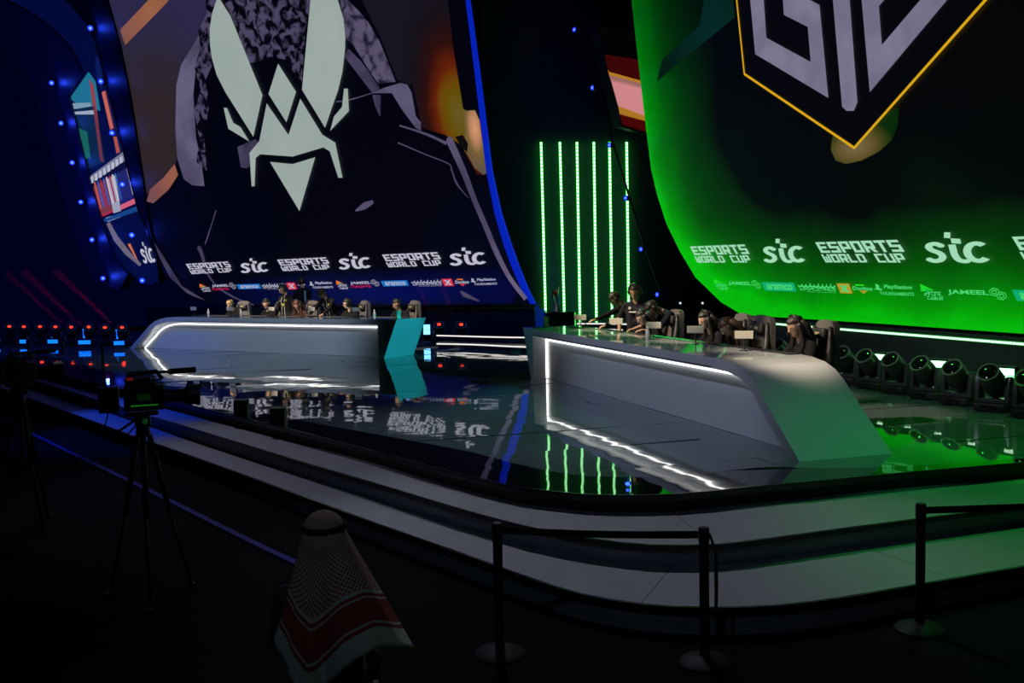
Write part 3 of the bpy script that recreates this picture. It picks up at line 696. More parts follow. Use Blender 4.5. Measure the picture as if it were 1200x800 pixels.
# ---- right giant screen and its LED plinth
heads0 = Vector((6.5, 13.35, S))
RP0 = heads0+RV*1.3+Vector((0, 0, 0.90))
PR = Plane(RP0, RU, 6.3)
rsc = tag(empty('led_screen', PR.M), 'giant tilted LED screen with a gold-edged crest over glowing green', 'screen')
R_left = [(700, -200), (726, -90), (740, 0), (750, 90), (757, 150), (763, 198), (770, 228), (781, 262), (797, 295), (815, 325), (845, 354), (870, 369)]
R_out = R_left+[(1030, 379), (1200, 391), (1330, 400), (1330, -200)]
# face shader: green field brightening towards lower rim, black cloud in the middle
def right_face():
    m = emit('scr_green_field', (0, 0, 0), 1.0, True); nt = m.node_tree; p = nt.nodes['Principled BSDF']
    tc = nt.nodes.new('ShaderNodeTexCoord'); sep = nt.nodes.new('ShaderNodeSeparateXYZ'); nt.links.new(tc.outputs['Object'], sep.inputs[0])
    def math_(op, a, b=None, c=None):
        n = nt.nodes.new('ShaderNodeMath'); n.operation = op
        for i, v in enumerate((a, b, c)):
            if v is None: continue
            if isinstance(v, (int, float)): n.inputs[i].default_value = v
            else: nt.links.new(v, n.inputs[i])
        return n.outputs[0]
    nz = nt.nodes.new('ShaderNodeTexNoise'); nz.inputs['Scale'].default_value = 0.55; nz.inputs['Detail'].default_value = 2; nt.links.new(tc.outputs['Object'], nz.inputs['Vector'])
    nf = math_('SUBTRACT', nz.outputs['Fac'], 0.5)
    # slanting coordinate: height above the rim, leaning with the left edge
    x_, y_ = sep.outputs['X'], sep.outputs['Y']
    # distance into the screen from the left-bottom rounded rim (soft union of both)
    cx, cy = PR.at(1010, 130)
    ex, ey = PR.at(800, 130)[0], PR.at(1010, 300)[1]
    dx = math_('DIVIDE', math_('SUBTRACT', x_, cx), (PR.at(1010, 130)[0]-PR.at(752, 130)[0]))
    dx = math_('MINIMUM', dx, 0.0)
    dy = math_('DIVIDE', math_('SUBTRACT', y_, cy), (PR.at(1010, 130)[1]-PR.at(1010, 375)[1]))
    dy = math_('MINIMUM', dy, 0.0)
    r = math_('SQRT', math_('ADD', math_('POWER', math_('ABSOLUTE', dx), 2.6), math_('POWER', math_('ABSOLUTE', dy), 2.0)))
    r = math_('ADD', r, math_('MULTIPLY', nf, 0.22))
    ramp = nt.nodes.new('ShaderNodeValToRGB'); cr_ = ramp.color_ramp
    st = [(0.0, (2, 3, 4)), (0.46, (2, 6, 5)), (0.54, (3, 36, 6)), (0.64, (2, 54, 4)), (0.74, (2, 76, 3)), (0.83, (0, 108, 2)), (0.93, (0, 150, 0)), (1.0, (0, 186, 2))]
    while len(cr_.elements) < len(st): cr_.elements.new(0.5)
    for e, (po, c) in zip(cr_.elements, st): e.position = po; e.color = (*srgb(*c), 1)
    nt.links.new(r, ramp.inputs[0])
    # fade of the upper left flank
    fl = nt.nodes.new('ShaderNodeMapRange'); fl.inputs['From Min'].default_value = PR.at(760, 200)[1]; fl.inputs['From Max'].default_value = PR.at(745, 20)[1]
    fl.inputs['To Min'].default_value = 1.0; fl.inputs['To Max'].default_value = 0.30; nt.links.new(y_, fl.inputs['Value'])
    # slanted scan lines
    wv = nt.nodes.new('ShaderNodeTexWave'); wv.inputs['Scale'].default_value = 5.0; wv.inputs['Distortion'].default_value = 0
    mp = nt.nodes.new('ShaderNodeMapping'); mp.inputs['Rotation'].default_value = (0, 0, 0.5); nt.links.new(tc.outputs['Object'], mp.inputs[0]); nt.links.new(mp.outputs[0], wv.inputs['Vector'])
    k = math_('MULTIPLY', fl.outputs[0], math_('MULTIPLY_ADD', wv.outputs['Fac'], 0.12, 0.9))
    nt.links.new(ramp.outputs[0], p.inputs['Emission Color']); nt.links.new(k, p.inputs['Emission Strength'])
    return m
screen_body(PR, rsc, R_out, right_face())
decal(PR, rsc, 'picture_field', [(852, -60), (862, 20), (800, 70), (770, 96), (776, 70), (820, 30), (835, -60)], led_ramp('scr_tealhaze', PR.at(835, 40), (3, 3), [(0, (4, 40, 36)), (0.6, (3, 30, 18)), (1, (2, 22, 6))]), 1)
decal(PR, rsc, 'picture_glow', [(976, 160), (974, 175), (980, 188), (992, 192), (1010, 188), (1030, 178), (1046, 164), (1053, 145), (1054, 126), (1030, 135)], led_ramp('scr_crest_glow', PR.at(1003, 172), (1.0, 0.42), [(0, (118, 104, 72)), (0.45, (100, 84, 44)), (0.8, (54, 60, 16)), (1, (4, 40, 4))]), 2)
c2 = lambda pts: [(740+x/2.609, y/2.609) for x, y in pts]
crest = [(857, -90), (865, 0), (874, 86.5), (1003, 173), (1157, 0), (1232, -84), (1040, -190)]
decal(PR, rsc, 'crest_field', crest, led('scr_crest_black', (3, 3, 6)), 4)
mb = MB(); qq = [Vector((*PR.at(*p), 0)) for p in crest]
mb.stroke(qq+[qq[0], qq[1]], 0.05, 0.006*6); mb.build('crest_border', led('scr_gold', (214, 164, 22)), rsc, fixn=False)
M_cl = led_noise('scr_crest_letter', (112, 107, 130), (124, 119, 142), 1.0)
for g in (c2([(363, -60), (384, 165), (608, 299), (581, 15), (520, -18), (466, -45), (472, 45), (545, 82), (554, 189), (418, 115), (406, -60)]),
          c2([(617, -60), (650, 325), (663, 338), (686, 338), (697, 312), (669, -60)]),
          c2([(705, -60), (735, 281), (1022, -60), (940, -60), (772, 137), (763, 18), (830, -60)])):
    decal(PR, rsc, 'crest_letter', g, M_cl, 7)
M_rw = led('scr_letter_mint', (158, 216, 178))
for tl, tr, bl in (((810, 288.5), (875, 286), (814, 307.5)), ((957, 283.5), (1055, 280.5), (962, 307)), ((1188, 277), (1326, 272), (1194, 307))): esports(PR, rsc, tl, tr, bl, M_rw)
for tl, tr, bl in (((894, 280), (942, 278), (898, 308)), ((1083, 272.5), (1157, 270), (1089, 308))): stc(PR, rsc, tl, tr, bl, M_rw)
PALR = dict(txt=led('scr_spg_txt', (70, 214, 110)), grey=led('scr_spg_grey', (60, 206, 90)), red=led('scr_spg_dim', (8, 140, 20)), redp=led('scr_spg_orange', (176, 150, 40)), blue=led('scr_spg_teal', (12, 168, 110)), col1=led('scr_spg_col', (30, 214, 40)), col2=led('scr_spg_col2', (20, 190, 60)))
sl = 0.028
sponsors(PR, rsc, [('tri', 837, 855, 326, 338.5, sl), ('jam', 855, 894, 327, 338.5, sl), ('ara', 894, 935, 330, 340, sl), ('arab', 936, 982, 330.5, 342, sl), ('red', 982, 1001, 331.5, 343, sl), ('dor', 1001, 1024, 332, 343.5, sl), ('ps', 1026, 1073, 332, 345, sl), ('tri', 1079, 1108, 332, 350, sl), ('jam', 1112, 1183, 335.5, 351, sl), ('ara', 1188, 1250, 339, 352, sl)], PALR)
# plinth wall under the right screen
k0 = (pp(868, 380, RP0+RV*0.1, RV)-RP0).dot(RU); 
root = tag(empty('screen_base', loc=(0, 0, 0)), 'long dark base wall beneath the green crest screen with a lit LED line', 'wall')
a0 = RP0+RU*k0; a1 = RP0+RU*3.2
MB().prism([(p.x, p.y) for p in (a0, a1, a1+RV*0.3, a0+RV*0.3)], S, S+0.88).build('base_wall', mat('base_wall_green', (0.05, 0.06, 0.055), 0.45, noise=0.2), root)
zs = 1.485-0.15
d = MB(); n = int((a1-a0).length/0.062)
Mw = basis(Vector((a0.x, a0.y, 0)), RU, RV, Vector((0, 0, 1)))
for k in range(n): d.box((0.03+k*0.062, -0.03, zs), (0.038, 0.02, 0.034), Mw)
o = d.build('led_line', emit('led_line_mint', srgb(200, 255, 215), 1.6), root); o['kind'] = 'stuff'
MB().box(((a1-a0).length/2, -0.012, zs), ((a1-a0).length, 0.02, 0.06), Mw).build('led_glow_band', emit('led_halo_green', (0.01, 0.8, 0.05), 0.22), root)  # band glows green to imitate the halo around the diodes

# ---- sliver of the centre screen seen past the crest screen
PC = Plane(py(725, 110, 27.8), Vector((0.65, 0.76, 0)), 6.0)
csc = tag(empty('centre_screen', PC.M), 'sliver of an orange and pink screen behind the crest screen', 'screen')
screen_body(PC, csc, [(700, 30), (709, 64), (729, 149), (800, 169), (790, 40)], led('cs_black', (4, 2, 3)))
for p, c in (([(708, 64), (790, 76), (792, 106), (713, 84)], (58, 6, 6)), ([(712, 82), (790, 104), (791, 112), (715, 93)], (178, 120, 34)), ([(715, 92), (791, 112), (793, 150), (724, 124)], (204, 132, 134)), ([(713.5, 88), (790, 108), (790.5, 113), (715.5, 95)], (150, 104, 96)), ([(724, 122), (793, 142), (794, 152), (726, 134)], (168, 116, 36)), ([(726, 133), (794, 152), (795, 166), (729, 146)], (66, 6, 6))):
    decal(PC, csc, 'picture_band', p, led('cs_%s' % (c,), c), 1+abs(hash(c)) % 3)

# ------------------------------------------------------------------ player desks
M_desk = mat('desk_satin_grey', (0.46, 0.49, 0.54), 0.2, noise=0.05, nscale=1.5)
M_desktop = mat('desk_top_gloss', (0.40, 0.43, 0.46), 0.07)
M_deskin = mat('desk_panel_grey', (0.50, 0.54, 0.60), 0.28, noise=0.05, nscale=1.0)
M_ledw = emit('desk_led_white', (1.0, 0.97, 0.92), 3.4)
DH, DD, TH = 0.93, 1.12, 0.13
def desk_profile(L, outer):
    """(s, z) outline from the inner overhanging end to the outer sloping end; s measured from the inner foot"""
    P = [(0, 0), (-0.42, DH)]
    curve_ = [(L-1.75, DH), (L-1.45, DH-0.012), (L-1.2, DH-0.05), (L-1.0, DH-0.12), (L-0.83, DH-0.23), (L-0.68, DH-0.37)] if outer == 'right' else \
             [(L-2.1, DH), (L-1.75, DH-0.015), (L-1.45, DH-0.06), (L-1.2, DH-0.13), (L-0.95, DH-0.25), (L-0.72, DH-0.42)]
    return P+curve_+[(L, 0)]
def inset(P, d):
    out = []
    for i, (x, z) in enumerate(P):
        a = Vector(P[max(i-1, 0)]); b = Vector(P[i]); c = Vector(P[min(i+1, len(P)-1)])
        n1 = (b-a).normalized() if i else (c-b).normalized(); n2 = (c-b).normalized() if i < len(P)-1 else n1
        m1 = Vector((n1.y, -n1.x)); m2 = Vector((n2.y, -n2.x)); m = (m1+m2).normalized(); k = d/max(0.4, m.dot(m1))
        q = b+m*k
        if i in (0, len(P)-1):
            dirv = n1; q = q - dirv*(q.y/dirv.y)
        out.append((q.x, q.y))
    return out
def make_desk(A, u, v, L, flip, label, foot):
    """flip: the outer end is at u=0 (left desk)"""
    M = basis(A, u, v, Vector((0, 0, 1)))
    root = tag(empty('player_desk', M), label, 'desk')
    P = desk_profile(L, 'left' if flip else 'right')
    def inset_(d_):
        q = inset(P, d_); q[0] = (0.04+d_, 0.0); q[1] = (0.04+d_, q[1][1]); return q
    Q = inset_(TH)
    fx = (lambda s: L-s) if flip else (lambda s: s)
    n = len(P); mb = MB()
    vs = []
    for y in (0, DD):
        vs += [(fx(s), y, z) for s, z in P]+[(fx(s), y, z) for s, z in Q]
    fs = []
    for i in range(n-1):
        fs += [(i, i+1, n+i+1, n+i), (2*n+i, 3*n+i, 3*n+i+1, 2*n+i+1), (i, 2*n+i, 2*n+i+1, i+1), (n+i, n+i+1, 3*n+i+1, 3*n+i)]
    fs += [(0, n, 3*n, 2*n), (n-1, 3*n-1, 4*n-1, 2*n-1)]
    mb.add(vs, fs); sh_ = mb.build('shell', [M_desk, M_desktop], root, smooth=25)
    for p_ in sh_.data.polygons:
        if p_.normal.z > 0.97: p_.material_index = 1
    # recessed front panel
    R = inset_(TH-0.01)
    poly = [(fx(s), max(z, 0.003)) for s, z in R]
    Mp = Matrix(((1, 0, 0, 0), (0, 0, 1, 0), (0, 1, 0, 0), (0, 0, 0, 1)))
    MB().prism(poly, 0.28, 0.31, Mp).build('front_panel', M_deskin, root)
    # LED line tracing the recess
    I = inset_(TH+0.075); I[0] = (0.17, 0.0); I[1] = (0.17, I[1][1])
    if flip: path = I[1:]
    else: path = I[:-5] + [((I[-5][0]+I[-4][0])/2, (I[-5][1]+I[-4][1])/2)]
    pts = [Vector((fx(s), 0.262, max(z, 0.012))) for s, z in path]
    led_ = MB()
    for a, b in zip(pts, pts[1:]):
        dd = b-a; L_ = dd.length
        ax = dd.normalized(); nz_ = Vector((-ax.z, 0, ax.x)); Ml = basis((a+b)/2, ax, Vector((0, 1, 0)), nz_)
        led_.box((0, 0, 0), (L_+0.004, 0.03, 0.016), Ml)
    led_.build('led_strip', M_ledw, root)
    # groove above the LED line on the front lip
    I2 = inset_(TH*0.86)
    g = MB(); a, b = I2[1], I2[2]
    g.box((fx((a[0]+b[0])/2), -0.001, a[1]), (abs(b[0]-a[0])-0.2, 0.006, 0.010)); g.build('lip_groove', M_dark, root)
    # player-side shelf
    MB().box((L/2-(0.4 if not flip else -0.4), DD-0.10, DH+0.004), (L-2.6, 0.16, 0.012)).build('cable_tray', M_dark, root)
    return root, M
LL = 9.71; RL = 8.88
ldesk, LM = make_desk(LA, LU, LV, LL, True, 'long grey light-edged desk with a teal lit end, in front of the emblem screen', None)
rdesk, RM = make_desk(RA, RU, RV, RL, False, 'long grey light-edged desk sloping down beside the row of dark lamps', None)
LM = basis(LA, LU, LV, Vector((0, 0, 1))); RM = basis(RA, RU, RV, Vector((0, 0, 1)))

# ------------------------------------------------------------------ gaming chairs (face local -y)
M_leath = mat('chair_leather', (0.03, 0.03, 0.033), 0.45, noise=0.2, nscale=6)
M_leath2 = mat('chair_leather_grey', (0.13, 0.12, 0.115), 0.5, noise=0.15, nscale=6)
M_patch = mat('chair_patch', (0.35, 0.30, 0.16), 0.6)
def make_chair():
    root = empty('gaming_chair')
    s = MB(); s.rbox((0, -0.02, 0.46), (0.50, 0.50, 0.10), 0.04); s.rbox((-0.24, -0.02, 0.49), (0.09, 0.46, 0.11), 0.04); s.rbox((0.24, -0.02, 0.49), (0.09, 0.46, 0.11), 0.04)
    s.build('seat', M_leath, root, smooth=60)
    tilt = Matrix.Translation((0, 0.22, 0.50)) @ Matrix.Rotation(math.radians(-7), 4, 'X')
    prof = [(-0.22, 0), (-0.255, 0.18), (-0.27, 0.36), (-0.235, 0.50), (-0.215, 0.62), (-0.20, 0.74), (-0.15, 0.81), (0, 0.83)]
    prof = prof+[(-x, z) for x, z in prof[::-1][1:]]
    Mx = tilt @ Matrix(((1, 0, 0, 0), (0, 0, 1, 0), (0, 1, 0, 0), (0, 0, 0, 1)))
    b = MB(); b.prism(prof, -0.01, 0.075, Mx); b.build('backrest', M_leath2, root, smooth=30)
    for sgn in (-1, 1):
        wg = MB(); wg.tube([tilt @ Vector((sgn*x, -0.04-0.04*math.sin(PI*min(1, z/0.5)), z)) for x, z in ((0.21, 0.02), (0.245, 0.18), (0.25, 0.34), (0.21, 0.48), (0.185, 0.62), (0.165, 0.74))], [0.035, 0.05, 0.05, 0.04, 0.03, 0.025], 8)
        wg.build('side_wing', M_leath, root, smooth='all')
    hp = MB(); hp.rbox((0, -0.06, 0.65), (0.25, 0.09, 0.14), 0.035, tilt); h_ = hp.build('head_pillow', M_leath, root, smooth=60)
    MB().box((0, -0.107, 0.65), (0.10, 0.006, 0.035), tilt).build('emblem_patch', M_patch, h_)
    for sgn in (-1, 1):
        a = MB(); a.rbox((sgn*0.31, 0.0, 0.70), (0.08, 0.26, 0.035), 0.012); a.box((sgn*0.31, 0.03, 0.58), (0.035, 0.06, 0.22)); a.box((sgn*0.27, 0.03, 0.475), (0.12, 0.06, 0.03)); a.build('armrest', M_dark, root, smooth=40)
    MB().lathe([(0.03, 0.10), (0.03, 0.27), (0.022, 0.27), (0.022, 0.42), (0.10, 0.42)], 12).build('gas_column', M_black, root, smooth=30)
    for k in range(5):
        a = 2*PI*k/5+0.3; Mk = Matrix.Rotation(a, 4, 'Z')
        lg = MB().tube([(0, 0, 0.12), (0.16, 0, 0.10), (0.30, 0, 0.075)], [0.03, 0.025, 0.018], 6, Mk).build('base_arm', M_black, root, smooth='all')
        MB().lathe([(0.028, -0.02), (0.03, 0.02)], 10, Mk @ Matrix.Translation((0.30, 0, 0.03)) @ Matrix.Rotation(PI/2, 4, 'X')).build('caster', M_dark, lg)
    return root
chair0 = make_chair(); chair_used = [False]
def chair(M, px, b, yaw, label):
    A_, u_, v_ = M.translation, M.col[0].to_3d(), M.col[1].to_3d()
    off = Matrix.Rotation(yaw, 3, 'Z') @ Vector((0, 0.32, 1.3))
    a = (pp(*px, A_+v_*(b+off.y), v_)-A_).dot(u_)-off.x
    o = chair0 if not chair_used[0] else copy_tree(chair0); chair_used[0] = True
    o.matrix_basis = M @ Matrix.Translation((a, b, 0)) @ Matrix.Rotation(yaw, 4, 'Z')
    tag(o, label, 'chair', 'gaming chairs behind the desks'); return o
def chair_for(pr, label, dy=0.05, yaw=0.0):
    o = chair0 if not chair_used[0] else copy_tree(chair0); chair_used[0] = True
    o.matrix_basis = pr.matrix_basis @ Matrix.Translation((0, dy, 0)) @ Matrix.Rotation(yaw, 4, 'Z')
    tag(o, label, 'chair', 'gaming chairs behind the desks'); return o

# ------------------------------------------------------------------ people
def skin(i): return mat('skin_%d' % i, ((0.50, 0.30, 0.20), (0.42, 0.24, 0.15), (0.60, 0.38, 0.27))[i], 0.5, noise=0.08, nscale=12)
def cloth(n, c): return mat('cloth_'+n, c, 0.9, spec=0.06, noise=0.25, nscale=14)
def capsule_into(mb, p0, r0, p1, r1, n=10):
    p0, p1 = Vector(p0), Vector(p1); d = p1-p0; L = d.length
    if L < 1e-5: d = Vector((0, 0, 1)); L = 1e-5
    q = d.to_track_quat('Z', 'Y').to_matrix().to_4x4()
    prof = [(r0*math.cos(t), r0*math.sin(t)) for t in (-1.45, -1.0, -0.5, 0)]+[(r1*math.cos(t), L+r1*math.sin(t)) for t in (0, 0.5, 1.0, 1.45)]
    mb.lathe(prof, n, Matrix.Translation(p0) @ q)
def ik(a, b, l1, l2, pole):
    a, b, pole = Vector(a), Vector(b), Vector(pole); d = b-a; L = min(d.length, (l1+l2)*0.998); d.normalize(); b = a+d*L
    x = (l1*l1-l2*l2+L*L)/(2*L); h = math.sqrt(max(0, l1*l1-x*x)); pv = (pole-d*pole.dot(d)).normalized()
    return a+d*x+pv*h, b
def remesh(mb, vox):
    me = mb.mesh('tmp'); o = bpy.data.objects.new('tmp', me); COL.objects.link(o)
    m = o.modifiers.new('r', 'REMESH'); m.mode = 'VOXEL'; m.voxel_size = vox; m.use_smooth_shade = True
    sm = o.modifiers.new('s', 'SMOOTH'); sm.iterations = 4; sm.factor = 0.5
    dg = bpy.context.evaluated_depsgraph_get(); dg.update(); e = o.evaluated_get(dg); out = bpy.data.meshes.new_from_object(e)
    bpy.data.objects.remove(o); bpy.data.meshes.remove(me); return out
def person(M, label, mode='sit', lean=0.0, twist=0.0, nod=0.0, turn=0.0, hands=None, sk=0, top='black', topc=(0.014, 0.014, 0.016), sleeves='long',
           trousers=(0.02, 0.02, 0.025), hair=(0.015, 0.012, 0.01), hairlen=0, headset=True, scale=1.0, extras=None, vox=0.014, group=None, seat=0.50, cap=None):
    """local frame: feet on z=0, facing -y. hands: two wrist targets (right x<0 first)"""
    caps = []
    def C(p0, r0, p1, r1, reg): caps.append((Vector(p0), r0, Vector(p1), r1, reg))
    fwd = Vector((0, -1, 0))
    hipz = seat+0.09 if mode == 'sit' else 0.93
    pel = Vector((0, 0, hipz))
    Rl = Matrix.Rotation(lean, 3, 'X') @ Matrix.Rotation(twist, 3, 'Z')
    T = lambda x, y, z: pel+Rl @ Vector((x, y, z))
    # torso
    C(T(-0.085, 0, 0.0), 0.105, T(0.085, 0, 0.0), 0.105, 'trousers')
    C(T(-0.065, 0, 0.16), 0.10, T(0.065, 0, 0.16), 0.10, 'top')
    C(T(-0.10, 0.01, 0.34), 0.105, T(0.10, 0.01, 0.34), 0.105, 'top')
    C(T(-0.08, 0.0, 0.08), 0.10, T(-0.09, 0, 0.34), 0.105, 'top'); C(T(0.08, 0.0, 0.08), 0.10, T(0.09, 0, 0.34), 0.105, 'top')
    C(T(-0.14, 0.01, 0.44), 0.065, T(0.14, 0.01, 0.44), 0.065, 'top')
    C(T(-0.07, 0.01, 0.47), 0.065, T(0.07, 0.01, 0.47), 0.065, 'top')
    neck0 = T(0, 0.0, 0.48); neck1 = T(0, -0.02, 0.58)
    C(neck0, 0.058, neck1, 0.052, 'skin')
    Rh = Rl @ Matrix.Rotation(turn, 3, 'Z') @ Matrix.Rotation(nod, 3, 'X')
    hc = neck1 + Rh @ Vector((0, -0.025, 0.105))
    Hd = lambda x, y, z: hc+Rh @ Vector((x, y, z))
    C(Hd(0, 0.022, 0.03), 0.088, Hd(0, -0.012, 0.03), 0.085, 'skin')
    C(Hd(0, -0.02, 0.0), 0.075, Hd(0, -0.045, -0.075), 0.046, 'skin')
    C(Hd(0, -0.088, 0.02), 0.012, Hd(0, -0.108, -0.022), 0.017, 'skin')
    for sg in (-1, 1): C(Hd(sg*0.083, 0.01, 0.015), 0.016, Hd(sg*0.086, 0.015, -0.02), 0.013, 'skin')
    # arms
    sh = [T(-0.195, 0.01, 0.43), T(0.195, 0.01, 0.43)]
    if hands is None: hands = [(-0.26, -0.10, 0.80), (0.26, -0.10, 0.80)] if mode == 'stand' else [(-0.18, -0.42, 0.78), (0.18, -0.42, 0.78)]
    fing = []
    for i, sg in enumerate((-1, 1)):
        el, wr = ik(sh[i], hands[i], 0.295, 0.265, (sg*0.8, 0.6, -0.5))
        ls = 'top' if sleeves == 'long' else 'skin'
        if sleeves == 'long': C(sh[i], 0.066, el, 0.05, 'top'); C(el, 0.05, wr, 0.036, 'top')
        else:
            mid = sh[i].lerp(el, 0.7); C(sh[i], 0.07, mid, 0.062, 'top'); C(mid, 0.048, el, 0.043, 'skin'); C(el, 0.043, wr, 0.03, 'skin')
        dirh = (wr-el).normalized()
        if mode != 'stand' or lean > 0.3: dirh = (dirh+Vector((0, -1.2, 0))).normalized()
        side = dirh.cross(Vector((0, 0, 1)))
        side = side.normalized() if side.length > 0.2 else Vector((0, -1, 0))
        nrm = side.cross(dirh).normalized()
        for k in range(4):
            o_ = side*((k-1.5)*0.021); Lf = (0.066, 0.078, 0.074, 0.058)[k]
            C(wr+o_*0.5, 0.018, wr+dirh*0.075+o_, 0.014, 'skin')
            kn = wr+dirh*(0.085)+o_; k2 = kn+dirh*Lf*0.5-nrm*0.012; k3 = k2+dirh*Lf*0.4-nrm*0.026
            fing.append((kn, k2, k3))
        tb = wr+dirh*0.03+side*(-sg*0.03); fing.append((tb, tb+dirh*0.03+side*(-sg*0.028), tb+dirh*0.062+side*(-sg*0.036)-nrm*0.01))
    # legs
    for sg in (-1, 1):
        hp = pel+Vector((sg*0.09, 0, -0.02))
        if mode == 'sit':
            kn = hp+Vector((sg*0.06, -0.42, -0.02)); an = Vector((kn.x, kn.y+0.03, 0.08))
        else:
            an = Vector((sg*0.12, 0.02, 0.08)); kn, an = ik(hp, an, 0.44, 0.43, (0, -1, 0))
        C(hp, 0.092, kn, 0.062, 'trousers'); C(kn, 0.06, an, 0.042, 'trousers')
        C(an+Vector((0, 0.03, -0.035)), 0.042, an+Vector((sg*0.02, -0.14, -0.045)), 0.034, 'shoe')
    mb = MB()
    for p0, r0, p1, r1, reg in caps: capsule_into(mb, p0, r0, p1, r1)
    me = remesh(mb, vox)
    mats = [skin(sk), cloth(top, topc), cloth('tr%.2f' % trousers[0], trousers), mat('shoe', (0.03, 0.03, 0.03), 0.5)]
    regs = {'skin': 0, 'top': 1, 'trousers': 2, 'shoe': 3}
    n = len(me.polygons); ce = np.empty(n*3); me.polygons.foreach_get('center', ce); ce = ce.reshape(-1, 3)
    best = np.full(n, 9.0); idx = np.zeros(n, int)
    for p0, r0, p1, r1, reg in caps:
        a = np.array(p0); d_ = np.array(p1)-a; t = np.clip(((ce-a) @ d_)/max(d_ @ d_, 1e-9), 0, 1)
        ds = np.linalg.norm(ce-(a+t[:, None]*d_), axis=1)-(r0+(r1-r0)*t)
        k = ds < best; best[k] = ds[k]; idx[k] = regs[reg]
    # fingers joined to the palm
    fm = MB()
    for a, b, c in fing:
        fm.tube([a-(b-a)*0.5, a, b, c], [0.0095, 0.0095, 0.009, 0.0075], 6)
    bm = bmesh.new(); bm.from_mesh(me); f2 = fm.mesh('f'); bm.from_mesh(f2); bm.to_mesh(me); bm.free(); bpy.data.meshes.remove(f2)
    for m_ in mats: me.materials.append(m_)
    tot = len(me.polygons); me.polygons.foreach_set('material_index', list(idx)+[0]*(tot-n)); me.polygons.foreach_set('use_smooth', [True]*tot); me.update()
    if isinstance(M, tuple):            # (desk frame, distance b, yaw, base height, photo point of the head)
        Md, b_, yaw_, zz, hpx = M; A_, u_, v_ = Md.translation, Md.col[0].to_3d(), Md.col[1].to_3d()
        off = Matrix.Rotation(yaw_, 3, 'Z') @ (hc*scale)
        a_ = (pp(*hpx, A_+v_*(b_+off.y), v_)-A_).dot(u_)-off.x
        M = at(Md, a_, b_, yaw_, zz)
    root = empty('person', M @ Matrix.Scale(scale, 4)); tag(root, label, 'person', group)
    link('body', me, root)
    HM = basis(hc, Rh.col[0], Rh.col[1], Rh.col[2])
    # face
    for sg in (-1, 1): MB().sphere((sg*0.032, -0.088, 0.022), (0.013, 0.008, 0.007), 8, 6, HM).build('eye', mat('eye_dark', (0.02, 0.015, 0.012), 0.3), root, smooth='all')
    MB().sphere((0, -0.087, -0.052), (0.022, 0.008, 0.006), 8, 6, HM).build('mouth', mat('lip', (0.30, 0.12, 0.10), 0.5), root, smooth='all')
    # hair
    hb = bmesh.new(); bmesh.ops.create_uvsphere(hb, u_segments=22, v_segments=14, radius=1.0)
    rr = random.Random(len(label))
    kill = [f for f in hb.faces if (lambda c: (c.y < -0.25 and c.z < 0.42) or c.z < (-0.55 if hairlen == 0 else -0.8))(f.calc_center_median())]
    bmesh.ops.delete(hb, geom=kill, context='FACES')
    for v_ in hb.verts:
        k = 1+0.05*math.sin(v_.co.x*9+v_.co.y*7)+rr.uniform(-0.02, 0.03)
        v_.co = HM @ Vector((v_.co.x*0.100*k, v_.co.y*0.118*k+0.012, v_.co.z*0.108*k+0.034))
    bmesh.ops.solidify(hb, geom=hb.faces[:], thickness=0.012)
    hm = bpy.data.meshes.new('hair'); hb.to_mesh(hm); hb.free(); hm.materials.append(mat('hair_%.2f_%.2f' % hair[:2], hair, 0.5, noise=0.3, nscale=40)); hm.polygons.foreach_set('use_smooth', [True]*len(hm.polygons))
    link('hair', hm, root)
    if hairlen:
        lh = MB(); 
        for sx in (-0.06, -0.02, 0.02, 0.06):
            lh.tube([HM @ Vector((sx, 0.06, 0.06)), HM @ Vector((sx*1.3, 0.10, -0.04)), T(sx*1.5, 0.10, 0.50), T(sx*1.7, 0.12, 0.50-hairlen)], [0.04, 0.05, 0.045, 0.02], 8)
        for sx in (-0.085, 0.085):
            lh.tube([HM @ Vector((sx, -0.01, 0.05)), HM @ Vector((sx*1.1, 0.0, -0.05)), T(sx*1.3, -0.06, 0.46), T(sx*1.3, -0.10, 0.50-hairlen)], [0.025, 0.032, 0.03, 0.014], 8)
        lh.build('long_hair', hm.materials[0], root, smooth='all')
    if headset:
        hs = MB(); hs.tube([HM @ Vector((0.112*math.cos(a), 0.01, 0.03+0.125*math.sin(a))) for a in np.linspace(0.0, PI, 12)], 0.013, 6)
        h_ = hs.build('headset', mat('headset_black', (0.02, 0.02, 0.022), 0.35), root, smooth='all')
        for sg in (-1, 1):
            MB().sphere((sg*0.108, 0.012, 0.005), (0.026, 0.042, 0.052), 10, 8, HM).build('ear_cup', MATS['headset_black'], h_, smooth='all')
        MB().tube([HM @ Vector((-0.108, -0.02, -0.02)), HM @ Vector((-0.09, -0.09, -0.05)), HM @ Vector((-0.04, -0.125, -0.06))], [0.006, 0.005, 0.009], 6).build('microphone', MATS['headset_black'], h_)
    if cap:
        cm = MB(); cm.lathe([(0.108, 0.045), (0.107, 0.09), (0.085, 0.135), (0.02, 0.155)], 16, HM); cm.box((0, -0.14, 0.05), (0.16, 0.11, 0.012), HM); cm.build('cap', cloth('cap%.2f' % cap[0], cap), root, smooth=40)
    if extras: extras(root, T, HM)
    return root
def at(M, a, b, yaw=0.0, z=0.0): return M @ Matrix.Translation((a, b, z)) @ Matrix.Rotation(yaw, 4, 'Z')
